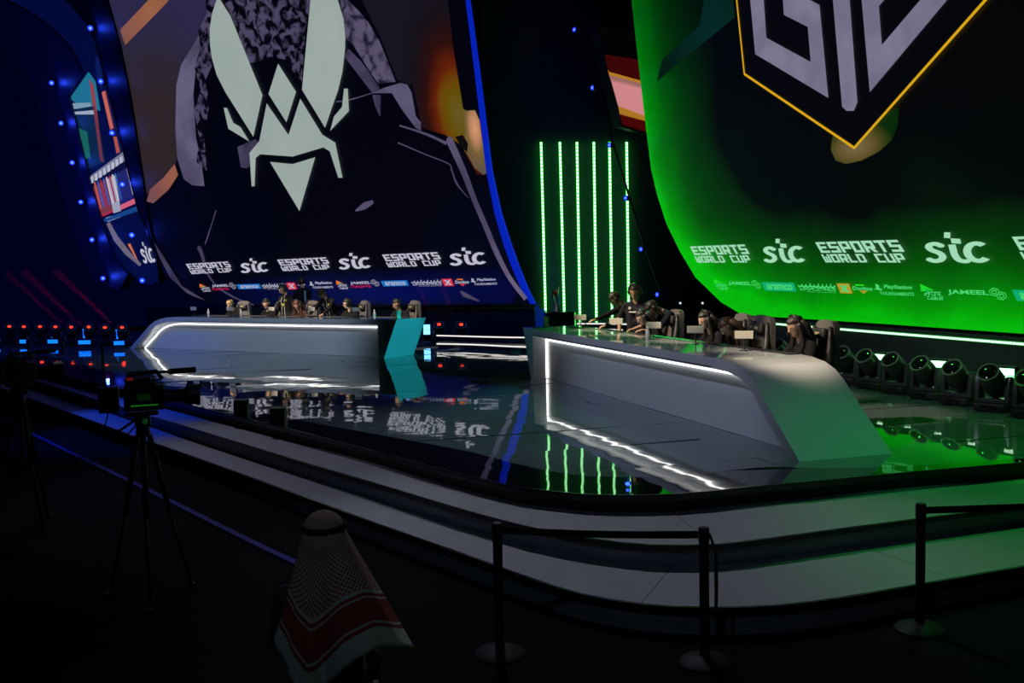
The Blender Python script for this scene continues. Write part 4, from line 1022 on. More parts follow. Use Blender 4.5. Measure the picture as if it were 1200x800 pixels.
def jacket_trim(zipc, emb):
    def f(root, T, HM):
        for sg in (-1, 1):
            MB().tube([T(sg*0.05, -0.085, 0.47), T(sg*0.055, -0.125, 0.36), T(sg*0.05, -0.125, 0.16), T(sg*0.05, -0.125, -0.04)], 0.007, 5).build('zip_edge', cloth('zip', zipc), root)
        MB().box(T(-0.11, -0.108, 0.36), (0.03, 0.012, 0.03)).build('chest_badge', cloth('badge_white', (0.5, 0.5, 0.5)), root)
        MB().box(T(0.11, -0.108, 0.37), (0.045, 0.012, 0.05)).build('chest_badge', cloth('badge_yellow', (0.45, 0.42, 0.06)), root)
        if emb:
            e = MB(); p = T(0, -0.128, 0.25); e.add([(p.x-0.05, p.y, p.z+0.05), (p.x, p.y-0.004, p.z+0.02), (p.x+0.05, p.y, p.z+0.05), (p.x, p.y, p.z-0.05)], [(0, 1, 3), (1, 2, 3)]); e.build('shirt_emblem', cloth('emblem_yellow', (0.62, 0.58, 0.05)), root)
    return f
def shirt_print(root, T, HM):
    MB().box(T(0.0, -0.112, 0.33), (0.20, 0.012, 0.022)).build('shirt_lettering', cloth('print_white', (0.55, 0.55, 0.55)), root)
    MB().lathe([(0.026, 0), (0.026, 0.006)], 12, Matrix.Translation(T(-0.09, -0.112, 0.40)) @ Matrix.Rotation(PI/2, 4, 'X')).build('shirt_badge', MATS['cloth_print_white'], root)
def back_print(root, T, HM):
    MB().box(T(0.0, 0.118, 0.28), (0.05, 0.01, 0.34)).build('back_lettering', cloth('print_blue', (0.25, 0.38, 0.6)), root)
# left desk: five seated, three standing
gl, gr = 'players at the teal-ended desk', 'players at the sloping desk'
chair_for(person((LM, 1.40, 0, 0, (270, 357)), 'seated player with fair hair and headset at the teal-ended desk', lean=0.25, nod=0.25, hair=(0.42, 0.28, 0.10), sk=2, group=gl), 'black gaming chair behind the fair-haired player', 0.05, 0.35)
chair_for(person((LM, 1.42, 0, 0, (312, 358)), 'seated player with dark hair and headset beside the standing jacketed man', lean=0.25, nod=0.05, turn=0.4, sk=2, group=gl), 'black gaming chair behind the dark-haired player beside the jacketed man', 0.05, 0.00)
chair_for(person((LM, 1.42, 0, 0, (348, 359)), 'seated player with long reddish hair between the two standing jacketed men', lean=0.30, nod=0.2, turn=0.5, hair=(0.10, 0.03, 0.02), hairlen=0.26, top='maroon', topc=(0.06, 0.03, 0.03), group=gl), 'black gaming chair behind the player with long reddish hair', 0.05, 0.00)
chair_for(person((LM, 1.40, 0, 0, (407, 360)), 'seated player in profile against a tall black chair at the teal-ended desk', lean=0.20, nod=0.1, turn=-0.9, sk=2, group=gl), 'tall black gaming chair behind the player seen in profile', 0.05, -0.30)
chair_for(person((LM, 1.40, 0, 0, (465, 358)), 'seated player nearest the teal end of the desk, looking down', lean=0.20, nod=0.25, turn=-0.4, group=gl), 'black gaming chair at the teal end of the desk', 0.05, -0.30)
person((LM, 1.66, 0, 0, (331, 339)), 'standing man in open black jacket with pale zip and yellow chest emblem', 'stand', lean=0.06, nod=0.45, turn=-0.2, hands=[(-0.27, -0.16, 0.86), (0.27, -0.14, 0.84)], scale=1.03, extras=jacket_trim((0.6, 0.6, 0.55), True), group=gl, sk=0)
person((LM, 1.66, 0, 0, (378, 347)), 'standing man in black jacket leaning both hands on the desk', 'stand', lean=0.42, nod=0.30, hands=[(-0.24, -0.60, 0.99), (0.24, -0.60, 0.99)], extras=jacket_trim((0.5, 0.5, 0.5), False), group=gl, cap=(0.02, 0.02, 0.02))
stf = MB().box((0, 0, 0.10), (1.6, 0.9, 0.2))
tag(stf.build('low_riser', M_stair, None, M=at(LM, 4.5, 2.6)), 'low dark riser under the man in black tee shirt', 'riser')
person((LM, 2.55, -PI/2-0.25, 0.2, (353, 330)), 'standing man in black tee shirt with blue back print, headset, turned sideways', 'stand', nod=0.2, sleeves='short', topc=(0.012, 0.014, 0.02), top='blacktee', hands=[(-0.12, -0.34, 1.16), (0.10, -0.36, 1.12)], extras=back_print, sk=1)
for a, b, y, lb in (((361, 350), 2.1, -0.3, 'empty black gaming chair behind the leaning jacketed man'),):
    chair(LM, a, b, y, lb)
# right desk
person((RM, 1.75, 0, 0, (721, 353)), 'man in black leaning far over the sloping desk with one arm stretched out', 'stand', lean=0.55, nod=0.35, turn=-0.3, hands=[(-0.16, -0.98, 1.0), (0.20, -0.72, 0.99)], group=gr)
person((RM, 1.40, 0.85, 0, (744, 344)), 'standing man in dark printed tee shirt with headset, arms hanging down', 'stand', lean=0.02, nod=0.35, sleeves='short', top='greytee', topc=(0.022, 0.022, 0.028), trousers=(0.02, 0.03, 0.07), hands=[(-0.28, -0.08, 0.90), (0.27, -0.10, 0.86)], sk=1, extras=shirt_print, scale=1.0, group=gr)
person((RM, 1.92, -0.15, 0, (765, 356)), 'man in dark tee shirt bending over the desk with a bare arm on it', 'stand', lean=0.82, nod=0.30, sleeves='short', top='blacktee', hands=[(-0.22, -0.80, 0.99), (0.16, -0.74, 0.99)], sk=0, group=gr)
chair_for(person((RM, 1.38, 0, 0, (753, 377)), 'seated player with dark hair bent low between the two standing men', lean=0.35, nod=0.2, hairlen=0.2, sk=2, group=gr), 'black gaming chair behind the player bent low between the standing men', -0.02, 0.00)
chair_for(person((RM, 1.40, 0, 0, (827, 388)), 'seated player with long dark hair and headset behind a small green-grey monitor', lean=0.25, nod=0.1, hairlen=0.24, sk=2, group=gr), 'black gaming chair behind the long-haired player on the sloping desk', 0.05, 0.00)
chair_for(person((RM, 1.34, 0, 0, (852, 389)), 'seated player with brown ponytail bent over, beside the empty chair', lean=0.35, nod=0.45, hair=(0.06, 0.03, 0.015), hairlen=0.2, sk=2, group=gr), 'grey gaming chair behind the player with brown ponytail', -0.06, 0.00)
chair_for(person((RM, 1.34, 0, 0, (932, 396)), 'seated player with dark hair nearest the desk slope', lean=0.12, nod=0.3, hairlen=0.2, sk=0, group=gr), 'black gaming chair nearest the desk slope', -0.04, 0.00)
for a, b, y, lb in (((891, 374), 1.36, 0.0, 'empty grey gaming chair pulled up to the sloping desk'),):
    chair(RM, a, b, y, lb)

# ------------------------------------------------------------------ things on the desks
M_plate = mat('monitor_beige', (0.55, 0.53, 0.44), 0.5)
def small_monitor(M, label, cable=False):
    root = empty('small_monitor', M); tag(root, label, 'monitor', 'small monitors on stalks')
    MB().rbox((0, 0, 0.205), (0.235, 0.02, 0.10), 0.006).build('panel', M_plate, root)
    MB().tube([(0, 0.012, 0.0), (0, 0.012, 0.17)], 0.008, 8).build('stalk', M_dark, root)
    MB().lathe([(0.055, 0), (0.055, 0.008), (0.012, 0.014)], 14).build('foot', M_dark, root, smooth=30)
    return root
def on_desk(A, u, v, px, b):
    w_ = pp(*px, A+v*b, v)-A; return w_.dot(u), w_.z
lbl_l = ['small beige monitor on a stalk alone near the sloping end', 'small beige monitor in front of the fair-haired player', 'small beige monitor before the dark-haired player beside the jacketed man', 'small beige monitor before the leaning jacketed man', 'small beige monitor before the player seen in profile']
for px, lb in zip(((226.5, 360.3), (269, 361), (318, 362), (365, 362.3), (417, 362.7)), lbl_l):
    a, z = on_desk(LA, LU, LV, px, 0.72); small_monitor(at(LM, a, 0.72, 0, DH), lb)
lbl_r = ['small monitor with a trailing cable near the overhanging end of the sloping desk', 'small green-grey monitor before the man stretched over the desk', 'small green-grey monitor before the bare-armed bending man', 'small green-grey monitor before the long-haired player', 'small green-grey monitor beside the empty grey chair']
for k, (px, lb) in enumerate(zip(((680, 375), (722, 379.5), (766, 387), (815, 394), (872, 403.5)), lbl_r)):
    a, z = on_desk(RA, RU, RV, px, 0.80); o = small_monitor(at(RM, a, 0.80, 0.9, DH), lb)
    if k == 0: MB().tube([(0.02, 0.02, 0.16), (0.10, 0.10, 0.05), (0.0, 0.12, 0.012), (-0.3, 0.2, 0.012)], 0.008, 6).build('cable', M_dark, o)
def tent(M, label):
    root = empty('tent_card', M); tag(root, label, 'card')
    for s_ in (-1, 1):
        MB().box((0, 0, 0.10), (0.10, 0.004, 0.205), Matrix.Translation((0, s_*0.035, 0)) @ Matrix.Rotation(s_*0.33, 4, 'X')).build('card_leaf', mat('card_cream', (0.62, 0.60, 0.48), 0.6), root)
a, z = on_desk(RA, RU, RV, (640, 384), 0.45); tent(at(RM, a, 0.45, PI/2+0.28, DH), 'folded cream tent card standing at the overhanging end of the sloping desk')
a, z = on_desk(LA, LU, LV, (467, 370), 0.45); tent(at(LM, a, 0.45, PI/2-0.5, DH), 'folded cream tent card at the teal end of the desk')
def bottle(M, label):
    root = tag(empty('water_bottle', M), label, 'bottle')
    MB().lathe([(0.032, 0), (0.034, 0.02), (0.034, 0.13), (0.015, 0.165), (0.014, 0.18)], 12).build('bottle_body', mat('bottle_plastic', (0.45, 0.50, 0.52), 0.15), root, smooth=40)
    MB().lathe([(0.017, 0.178), (0.017, 0.20)], 12).build('bottle_cap', mat('bottle_cap', (0.7, 0.7, 0.7), 0.4), root)
for px, A_, u_, v_, Mx, lb in (((244.5, 371), LA, LU, LV, LM, 'small clear water bottle by the lone monitor near the sloping end'), ((282.5, 371), LA, LU, LV, LM, 'small clear water bottle beside the fair-haired player'), ((439, 373), LA, LU, LV, LM, 'small clear water bottle between the last two seated players'), ((759, 396), RA, RU, RV, RM, 'small water bottle under the bare-armed bending man')):
    a, z = on_desk(A_, u_, v_, px, 0.6); bottle(at(Mx, a, 0.6, 0, DH), lb)
# trophy on its plinth
tp = py(657, 378, 26.6)
pr = tag(empty('trophy_plinth', loc=(tp.x, 26.9, S+0.30)), 'dark glossy plinth box under the trophy', 'plinth')
zt = py(657, 365.5, 26.6).z
MB().rbox((0, 0, (zt-S-0.30)/2), (0.80, 0.6, zt-S-0.30), 0.01).build('plinth_box', M_blackgl, pr)
MB().box((0.39, -0.31, (zt-S-0.30)/2), (0.02, 0.02, zt-S-0.34)).build('corner_glint', M_ledgl, pr)  # glowing strip for the green LED glint on this edge
tr = tag(empty('trophy', loc=(tp.x-0.10, 26.85, zt)), 'tall sculpted silver and red trophy on the dark plinth', 'trophy')
MB().lathe([(0.10, 0), (0.10, 0.03), (0.07, 0.12), (0.05, 0.20)], 6).build('pedestal', mat('trophy_silver', (0.75, 0.72, 0.66), 0.2, 1.0), tr)
MB().tube([(0.03, 0, 0.18), (0.07, 0, 0.32), (0.03, 0, 0.45)], [0.03, 0.03, 0.02], 5).build('stem', mat('trophy_blue', (0.05, 0.25, 0.6), 0.25, 0.8), tr)
MB().tube([(-0.02, 0, 0.20), (-0.09, 0, 0.38), (-0.06, 0, 0.58)], [0.03, 0.035, 0.015], 5).build('wing', MATS['trophy_silver'], tr)
MB().tube([(0.03, 0, 0.42), (0.04, 0, 0.60), (0.10, 0, 0.72)], [0.03, 0.045, 0.01], 5).build('wing', MATS['trophy_silver'], tr)
MB().sphere((0.0, 0, 0.50), (0.06, 0.06, 0.10), 6, 5).build('core', mat('trophy_red', (0.45, 0.05, 0.03), 0.3, 0.5), tr)

# ------------------------------------------------------------------ moving heads (face local -y)
M_red = emit('lens_red', (1.0, 0.045, 0.02), 1.6)
M_beam = bpy.data.materials.new('haze'); M_beam.use_nodes = True
_nt = M_beam.node_tree; _nt.nodes.remove(_nt.nodes['Principled BSDF'])
_vs = _nt.nodes.new('ShaderNodeVolumeScatter'); _vs.inputs['Density'].default_value = 0.10; _nt.links.new(_vs.outputs[0], _nt.nodes['Material Output'].inputs['Volume'])
def make_head(elev, lens_m):
    root = empty('moving_head')
    b = MB(); b.rbox((0, 0, 0.065), (0.42, 0.34, 0.10), 0.02); b.build('base', M_black, root, smooth=40)
    f = MB(); f.box((0, -0.172, 0.07), (0.20, 0.008, 0.05)); f.build('control_panel', M_blackgl, root)
    for sx in (-0.15, 0.15): MB().box((sx, 0, 0.01), (0.05, 0.26, 0.02)).build('rubber_foot', M_dark, root)
    y = MB(); y.rbox((0, 0, 0.145), (0.44, 0.17, 0.06), 0.02)
    for sx in (-1, 1):
        y.prism([(-0.09, 0.13), (0.09, 0.13), (0.075, 0.40), (0.045, 0.47), (-0.045, 0.47), (-0.075, 0.40)], sx*0.17, sx*0.225, Matrix(((0, 0, 1, 0), (1, 0, 0, 0), (0, 1, 0, 0), (0, 0, 0, 1))))
    y.build('yoke', mat('yoke_shell', (0.05, 0.05, 0.05), 0.3), root, smooth=40)
    Mt = Matrix.Translation((0, 0, 0.37)) @ Matrix.Rotation(PI/2-elev, 4, 'X')
    h = MB(); h.lathe([(0.06, -0.19), (0.12, -0.17), (0.152, -0.08), (0.158, 0.06), (0.146, 0.20), (0.142, 0.25), (0.120, 0.25), (0.112, 0.235)], 20, Mt, cap=True)
    hd = h.build('head', mat('head_shell', (0.05, 0.05, 0.05), 0.28), root, smooth=35)
    MB().lathe([(0.121, 0.245), (0.145, 0.250), (0.147, 0.262), (0.121, 0.262)], 20, Mt, cap=False).build('bezel', mat('bezel_grey', (0.20, 0.19, 0.17), 0.4), hd, smooth=30)
    MB().lathe([(0.118, 0.236), (0.09, 0.252), (0.045, 0.262), (0.006, 0.265)], 18, Mt).build('lens', M_glass, hd, smooth='all')
    if lens_m is not M_glass: MB().lathe([(0.058, 0.264), (0.046, 0.270), (0.006, 0.274)], 14, Mt).build('lit_core', lens_m, hd, smooth='all')
    return root
def dark_head(): return make_head(math.radians(42), M_glass)
yawR = math.atan2(-0.62, -0.78)+PI/2      # facing the audience and the desk
p_a, p_b = pz(992, 449.5, S), pz(1165, 481.5, S); dl = (p_b-p_a)/5
h0 = dark_head()
names = {}
for k in range(-3, 7):
    o = h0 if k == -3 else copy_tree(h0)
    o.matrix_basis = Matrix.Translation(p_a+dl*k) @ Matrix.Rotation(yawR+random.uniform(-.12, .12), 4, 'Z')
    tag(o, ORD[k+3]+' unlit black moving head under the crest screen, counted from behind the sloping desk', 'stage lamp', 'unlit moving heads by the green screen')
def strobe(M, face_m, label, group, w_=0.26, h_=0.20, zc=0.25):
    root = tag(empty('strobe_lamp', M), label, 'stage lamp', group)
    MB().rbox((0, 0.05, zc), (w_+0.05, 0.10, h_+0.06), 0.015).build('housing', M_black, root)
    for sz in (-1, 1): MB().box((0, -0.004, zc+sz*h_/4), (w_, 0.012, h_/2-0.014)).build('lit_panel', face_m, root)
    for sx in (-1, 1): MB().box((sx*(w_/2+0.04), 0.05, zc/2+0.01), (0.02, 0.05, zc+0.02)).build('bracket_arm', M_dark, root)
    MB().box((0, 0.05, 0.012), (w_+0.12, 0.16, 0.024)).build('floor_plate', M_dark, root)
    return root
M_sg = emit('strobe_mint', (0.30, 1.0, 0.42), 5.0); M_sc = emit('strobe_cyan', srgb(110, 190, 255), 3.0); M_sb = emit('strobe_blue', srgb(10, 100, 235), 2.6)
for ks, px in enumerate(((973, 450), (1033, 459), (1101, 471), (1176, 485.5))):
    p = pz(px[0], px[1], S); c = p_a+(p_b-p_a).normalized()*((p-p_a).dot((p_b-p_a).normalized()))
    pos = pp(px[0], 432, p_a+RV*0.62, RV)
    strobe(Matrix.Translation((pos.x, pos.y, S)) @ Matrix.Rotation(yawR, 4, 'Z'), M_sg, ORD[ks]+' white-green strobe panel behind the unlit moving heads, counted from the sloping desk', 'green-white strobes', 0.30, 0.22, 0.37)
for px, fm, w_ in (((500.5, 400), M_sc, 0.19), ((546.5, 400), M_sb, 0.07)):
    p = pz(*px, S)
    strobe(Matrix.Translation(p), fm, 'cyan-white strobe panel beside the red lamp pair' if w_ > 0.1 else 'narrow blue strobe beside the red lamp pair', None, w_, 0.30, 0.35)
def red_head(px, aim, beam, label, group, power=60, blen=2.6):
    p = pz(*px, S); aim = Vector(aim).normalized()
    e = math.asin(aim.z); yaw = math.atan2(aim.y, aim.x)+PI/2
    # the lamp looks towards the hall while its beam climbs: tilt past vertical is shown as a steep lens
    o = make_head(math.radians(48), M_red)
    o.matrix_basis = Matrix.Translation(p) @ Matrix.Rotation(yaw*0.0+math.atan2(-p.y, -p.x)+PI/2, 4, 'Z')
    tag(o, label, 'stage lamp', group)
    if beam:
        src = p+Vector((0, -0.30, 0.52)); L = blen
        Mb = basis((0, 0, 0), (1, 0, 0), (0, 1, 0), (0, 0, 1))
        l = lamp('beam_spot', 'SPOT', src, (1.0, 0.03, 0.03), power, src+aim, 5.5, 0.3, 0.04)
        q = aim.to_track_quat('Z', 'Y').to_matrix().to_4x4(); inv = o.matrix_basis.inverted()
        MB().lathe([(0.07, 0.03), (0.07+L*0.045, L)], 14, inv @ Matrix.Translation(src) @ q).build('beam', M_beam, o)
    return o
LG = 'red moving heads in the dark beyond the stage'
for k, (x, yb) in enumerate(((12, 402.5), (29, 403), (48, 403), (66, 403.5), (84.5, 404), (105, 404), (124, 405), (144, 405))):
    red_head((x, yb), (-0.72, 0.05, 0.70), k in (4, 5, 7), ORD[7-k]+' red-lensed lamp in the far row, counted from the desk with the teal end', LG, (0, 0, 0, 0, 350, 600, 0, 800)[k])
red_head((515, 403), (-0.45, 0.05, 0.9), True, 'red-lensed moving head beside the cyan strobe at the teal desk end', 'red lamp pair', 260, 1.5)
red_head((541, 403.5), (-0.42, 0.05, 0.9), True, 'red-lensed moving head beside the narrow blue strobe', 'red lamp pair', 380, 1.5)
for kf, (x, y, w_) in enumerate(((4, 399, 0.2), (35, 400, 0.22), (69, 400, 0.30), (106, 401, 0.36), (146, 402, 0.30))):
    p = pz(x, y+5, S)
    strobe(Matrix.Translation(p+Vector((0, -0.4, 0))), M_sb, ORD[4-kf]+' low blue floor strobe among the far red lamps, counted from the desk', 'blue floor strobes', w_, 0.12, 0.16)
for kf, (x, y) in enumerate(((21, 402), (57, 402.5), (94, 403), (133, 404))):  # lamp arms catching blue light, built as glowing strobe bars
    p = pz(x, y, S)
    strobe(Matrix.Translation(p+Vector((0, 0.3, 0))), M_sb, ORD[3-kf]+' narrow upright glowing bar for a blue-lit lamp arm among the far red lamps, counted from the desk', 'upright blue-lit lamp arms', 0.07, 0.30, 0.31)

# ------------------------------------------------------------------ blue lamps on the fins and on the centre pipe
M_blue = emit('lens_blue', (0.005, 0.02, 1.0), 3.0); M_bluec = emit('lens_blue_core', srgb(130, 160, 255), 1.6)
def make_par():
    root = empty('blue_lamp')     # lens faces local -y
    Mt = Matrix.Rotation(PI/2, 4, 'X')
    MB().lathe([(0.04, -0.16), (0.09, -0.13), (0.10, 0.02), (0.105, 0.06), (0.09, 0.06), (0.085, 0.04)], 14, Mt).build('can', M_black, root, smooth=35)
    MB().lathe([(0.086, 0.045), (0.086, 0.055)], 14, Mt).build('lens', M_blue, root)
    MB().lathe([(0.036, 0.056), (0.033, 0.062)], 12, Mt).build('core', M_bluec, root)
    MB().tube([(-0.12, 0.03, 0), (-0.12, 0.10, 0.02), (0, 0.17, 0.03), (0.12, 0.10, 0.02), (0.12, 0.03, 0)], 0.012, 6).build('yoke', M_dark, root)
    return root
par0 = make_par(); par_used = [False]
def par(p, toward, label, group, power):
    o = par0 if not par_used[0] else copy_tree(par0); par_used[0] = True
    d_ = (toward-p).normalized(); q = (-d_).to_track_quat('Y', 'Z')
    o.matrix_basis = Matrix.Translation(p) @ q.to_matrix().to_4x4() @ Matrix.Scale(1.0 if power > 5 else 0.7, 4); tag(o, label, 'stage lamp', group)
    if power: lamp('blue_lamp_light', 'POINT', p+d_*0.10, (0.02, 0.06, 1.0), power, size=0.06)
for k, (x, y) in enumerate(((113, 33), (125, 95), (138, 155), (150, 215), (161, 274), (173, 327))):
    p = pp(x, y, PL.p0, PL.n)+PL.n*0.24; par(p, CAMP, ORD[5-k]+' blue lamp up the fin bordering the emblem screen', 'blue lamps on the screen fin', 16)
for k, (x, y) in enumerate(((67, 97), (78, 144), (91, 190), (101, 236), (114, 280), (127, 325))):
    p = pp(x, y, pa.p0, pa.n)+pa.n*0.22; par(p, CAMP+Vector((-3, 0, 0)), ORD[5-k]+' blue lamp up the outer fin of the side screen', 'blue lamps on the outer fin', 14)
cp = [py(x, y, 27.2) for x, y in ((676, -30), (678, 34), (699, 103), (719, 169), (738, 231), (757, 292), (776, 344), (786, 372))]
root = tag(empty('lamp_pipe', loc=cp[-1]), 'dark curved pipe carrying small blue lamps beside the green battens', 'pipe')
MB().tube([p-cp[-1]+Vector((0.0, 0.06, 0)) for p in catmull(cp, 4)], 0.03, 8).build('pipe', M_black, root, smooth='all')
for k, (x, y) in enumerate(((674, 35), (695, 103), (715, 170), (734, 232), (752, 292), (771, 345))):
    p = py(x, y, 27.1); par(p, p+Vector((-0.75, -0.65, 0.05)), ORD[5-k]+' small blue lamp up the curved pipe beside the green battens', 'blue lamps on the curved pipe', 2.5)
for x, y in ((797, 355), (823, 355)):
    p = py(x, y, 29.33); o = tag(empty('aisle_light', loc=p), 'tiny white marker light low on the dark wall, the one '+('nearer the green battens' if x < 810 else 'nearer the crest screen'), 'light', 'white marker lights')
    MB().lathe([(0.06, 0), (0.05, 0.03)], 10, Matrix.Rotation(PI/2, 4, 'X')).build('rim', M_dark, o); MB().lathe([(0.035, 0.03), (0.03, 0.04)], 10, Matrix.Rotation(PI/2, 4, 'X')).build('lens', emit('marker_white', (0.7, 0.85, 1), 0.9), o)

# ------------------------------------------------------------------ barrier posts in the foreground
M_post = mat('post_black', (0.014, 0.014, 0.014), 0.6, spec=0.25)
def post(px, label, group='barrier posts'):
    p = pz(*px, 0.0); root = tag(empty('barrier_post', loc=p), label, 'barrier post', group)
    MB().lathe([(0.17, 0), (0.17, 0.012), (0.15, 0.03), (0.06, 0.05), (0.035, 0.06)], 28).build('base', M_post, root, smooth=40)
    MB().lathe([(0.032, 0.05), (0.032, 0.80)], 16).build('tube', M_post, root, smooth=40)
    MB().lathe([(0.036, 0.80), (0.036, 0.885), (0.030, 0.895)], 16).build('cassette', M_dark, root, smooth=40)
    return root, p
b1, q1 = post((586, 767), 'black barrier post holding the left end of a belt, near the headscarfed man')
b1['label'] = 'black barrier post with belt, the one nearest the headscarfed man'
b2, q2 = post((826, 777), 'black barrier post with a loose strap hanging beside it')
b3, q3 = post((1078, 738), 'black barrier post by the green lit steps with a belt leading away')
def belt(a, b, label, hold=False):
    d_ = (b-a); L = d_.length; ax = d_.normalized(); n = 12; mb = MB(); vs = []; fs = []
    side = Vector((-ax.y, ax.x, 0))*0.002
    for k in range(n+1):
        t = k/n; p = a+d_*t-Vector((0, 0, 0.05*0.25*math.sin(PI*t)))
        for sd in (-1, 1):
            for zz in (-0.024, 0.024): vs.append(p+side*sd+Vector((0, 0, zz)))
    for k in range(n):
        for i, j in ((0, 1), (1, 3), (3, 2), (2, 0)): fs.append((4*k+i, 4*k+j, 4*k+4+j, 4*k+4+i))
    fs += [(0, 1, 3, 2), (4*n, 4*n+1, 4*n+3, 4*n+2)]
    mb.add([v-a for v in vs], fs); o = mb.build('barrier_belt', mat('belt_black', (0.015, 0.015, 0.015), 0.7)); o.location = a
    return tag(o, label, 'belt')
up = Vector((0, 0, 0.845)); e12 = (q2-q1).normalized()*0.037
belt(q1+up+e12, q2+up-e12, 'black retractable belt stretched between two barrier posts')
far = q3+Vector((2.2, 0.25, 0)); e3 = (far-q3).normalized()*0.037
belt(q3+up+e3, far+up-e3, 'black retractable belt leading off from the post by the green steps')
p4 = Vector((far.x, far.y, 0)); root = copy_tree(b3); root.location = p4; root['label'] = 'black barrier post at the far end of the belt by the green steps'
st = MB(); st.tube([q2+Vector((0.04, 0, 0.84)), q2+Vector((0.075, -0.01, 0.72)), q2+Vector((0.08, 0, 0.5)), q2+Vector((0.075, 0, 0.32)), q2+Vector((0.09, 0, 0.27))], 0.009, 6)
MB().tube([v-q2 for v in (q2+Vector((0.036, 0, 0.85)), q2+Vector((0.07, -0.01, 0.74)), q2+Vector((0.078, 0, 0.5)), q2+Vector((0.072, 0, 0.33)), q2+Vector((0.09, 0, 0.28)))], [0.008, 0.012, 0.012, 0.012, 0.014], 6).build('strap', M_dark, b2)

# ------------------------------------------------------------------ broadcast cameras on tripods (lens along local +x)
M_cam = mat('camera_body', (0.02, 0.02, 0.021), 0.45, noise=0.2)
M_scr = emit('viewfinder_green', (0.05, 0.6, 0.08), 0.012)
def make_camera():
    root = empty('broadcast_camera'); z0 = 1.62
    b = MB(); b.rbox((0.02, 0, z0), (0.30, 0.13, 0.20), 0.02); b.rbox((-0.02, 0, z0+0.13), (0.20, 0.08, 0.06), 0.02); body = b.build('body', M_cam, root, smooth=40)
    MB().box((0.02, -0.067, z0+0.01), (0.10, 0.006, 0.05)).build('side_display', M_scr, body)
    MB().box((0.02, -0.068, z0-0.055), (0.20, 0.006, 0.011)).build('side_stripe', emit('side_stripe_green', (0.05, 0.6, 0.05), 0.14), body)
    MB().box((-0.08, -0.045, z0+0.155), (0.05, 0.03, 0.018)).build('tally_light', emit('tally_red', (0.8, 0.03, 0.02), 0.12), body)
    MB().rbox((-0.24, 0, z0+0.0), (0.15, 0.15, 0.20), 0.015).build('transmitter_pack', M_cam, root, smooth=40)
    MB().tube([(-0.27, 0.03, z0+0.1), (-0.27, 0.03, z0+0.42)], 0.011, 6).build('antenna', M_dark, root)
    MB().tube([(-0.22, -0.03, z0+0.1), (-0.22, -0.03, z0+0.24)], 0.005, 6).build('antenna', M_dark, root)
    MB().tube([(-0.10, 0, z0+0.10), (-0.08, 0, z0+0.19), (0.12, 0, z0+0.20), (0.16, 0, z0+0.14)], 0.018, 8).build('carry_handle', M_cam, root, smooth='all')
    MB().tube([(0.10, 0.05, z0+0.19), (0.20, 0.05, z0+0.19), (0.22, 0.05, z0+0.19), (0.42, 0.05, z0+0.195)], [0.011, 0.011, 0.024, 0.024], 10).build('microphone', mat('mic_foam', (0.012, 0.012, 0.012), 0.95), root, smooth=40)
    Ml = Matrix.Translation((0.17, 0, z0)) @ Matrix.Rotation(PI/2, 4, 'Y')
    MB().lathe([(0.05, 0), (0.055, 0.05), (0.048, 0.06), (0.052, 0.14), (0.05, 0.15), (0.075, 0.17), (0.085, 0.27), (0.07, 0.27), (0.06, 0.2)], 18, Ml).build('lens', M_cam, root, smooth=35)
    MB().box((0.46, 0.02, z0+0.06), (0.05, 0.02, 0.02)).build('lens_flag', mat('flag_beige', (0.5, 0.48, 0.4), 0.6), root)
    v_ = MB(); v_.rbox((0.06, 0.13, z0+0.10), (0.10, 0.12, 0.08), 0.012); v_.tube([(0.06, 0.05, z0+0.10), (0.06, 0.09, z0+0.10)], 0.015, 8); v_.build('viewfinder', M_cam, root, smooth=40)
    hd = MB(); hd.rbox((0.0, 0, z0-0.125), (0.24, 0.10, 0.03), 0.008); hd.rbox((0, 0, z0-0.185), (0.12, 0.13, 0.09), 0.02); hd.lathe([(0.055, z0-0.30), (0.05, z0-0.22)], 14); hd.build('fluid_head', M_black, root, smooth=40)
    MB().lathe([(0.022, 0), (0.022, 0.02)], 12, Matrix.Translation((0.02, -0.068, z0-0.18)) @ Matrix.Rotation(PI/2, 4, 'X')).build('level_knob', emit('knob_green', (0.06, 0.5, 0.08), 0.05), root)
    MB().tube([(-0.05, 0.07, z0-0.18), (-0.20, 0.26, z0-0.30), (-0.24, 0.36, z0-0.33)], [0.011, 0.011, 0.017], 8).build('pan_bar', M_black, root, smooth='all')
    zt_ = z0-0.30
    for k in range(3):
        a = 2*PI*k/3+0.5; c_, s_ = math.cos(a), math.sin(a)
        l = MB(); l.tube([(c_*0.05, s_*0.05, zt_), (c_*0.19, s_*0.19, zt_*0.52)], 0.022, 8); l.tube([(c_*0.18, s_*0.18, zt_*0.55), (c_*0.36, s_*0.36, 0.03)], 0.015, 8); lg = l.build('tripod_leg', M_black, root, smooth='all')
        MB().lathe([(0.025, 0.0), (0.03, 0.04)], 10, Matrix.Translation((c_*0.365, s_*0.365, 0))).build('rubber_foot', M_dark, lg)
    MB().tube([(0, 0, zt_), (0, 0, zt_*0.45)], 0.02, 8).build('centre_column', M_black, root)
    MB().tube([(-0.24, -0.08, z0-0.08), (-0.30, -0.10, z0-0.28), (-0.18, -0.10, z0-0.34), (-0.06, -0.06, z0-0.22)], 0.006, 6).build('cable', M_dark, root)
    return root
c1 = make_camera(); cpos = py(166, 470, 7.8); c1.matrix_basis = Matrix.Translation((cpos.x, cpos.y, 0)) @ Matrix.Rotation(0.35, 4, 'Z')
tag(c1, 'black broadcast camera on a tripod with green-lit side, before the steps', 'camera')
c2_ = copy_tree(c1); cpos = py(21, 425, 10.2); c2_.matrix_basis = Matrix.Translation((cpos.x, cpos.y, 0)) @ Matrix.Rotation(0.9, 4, 'Z')
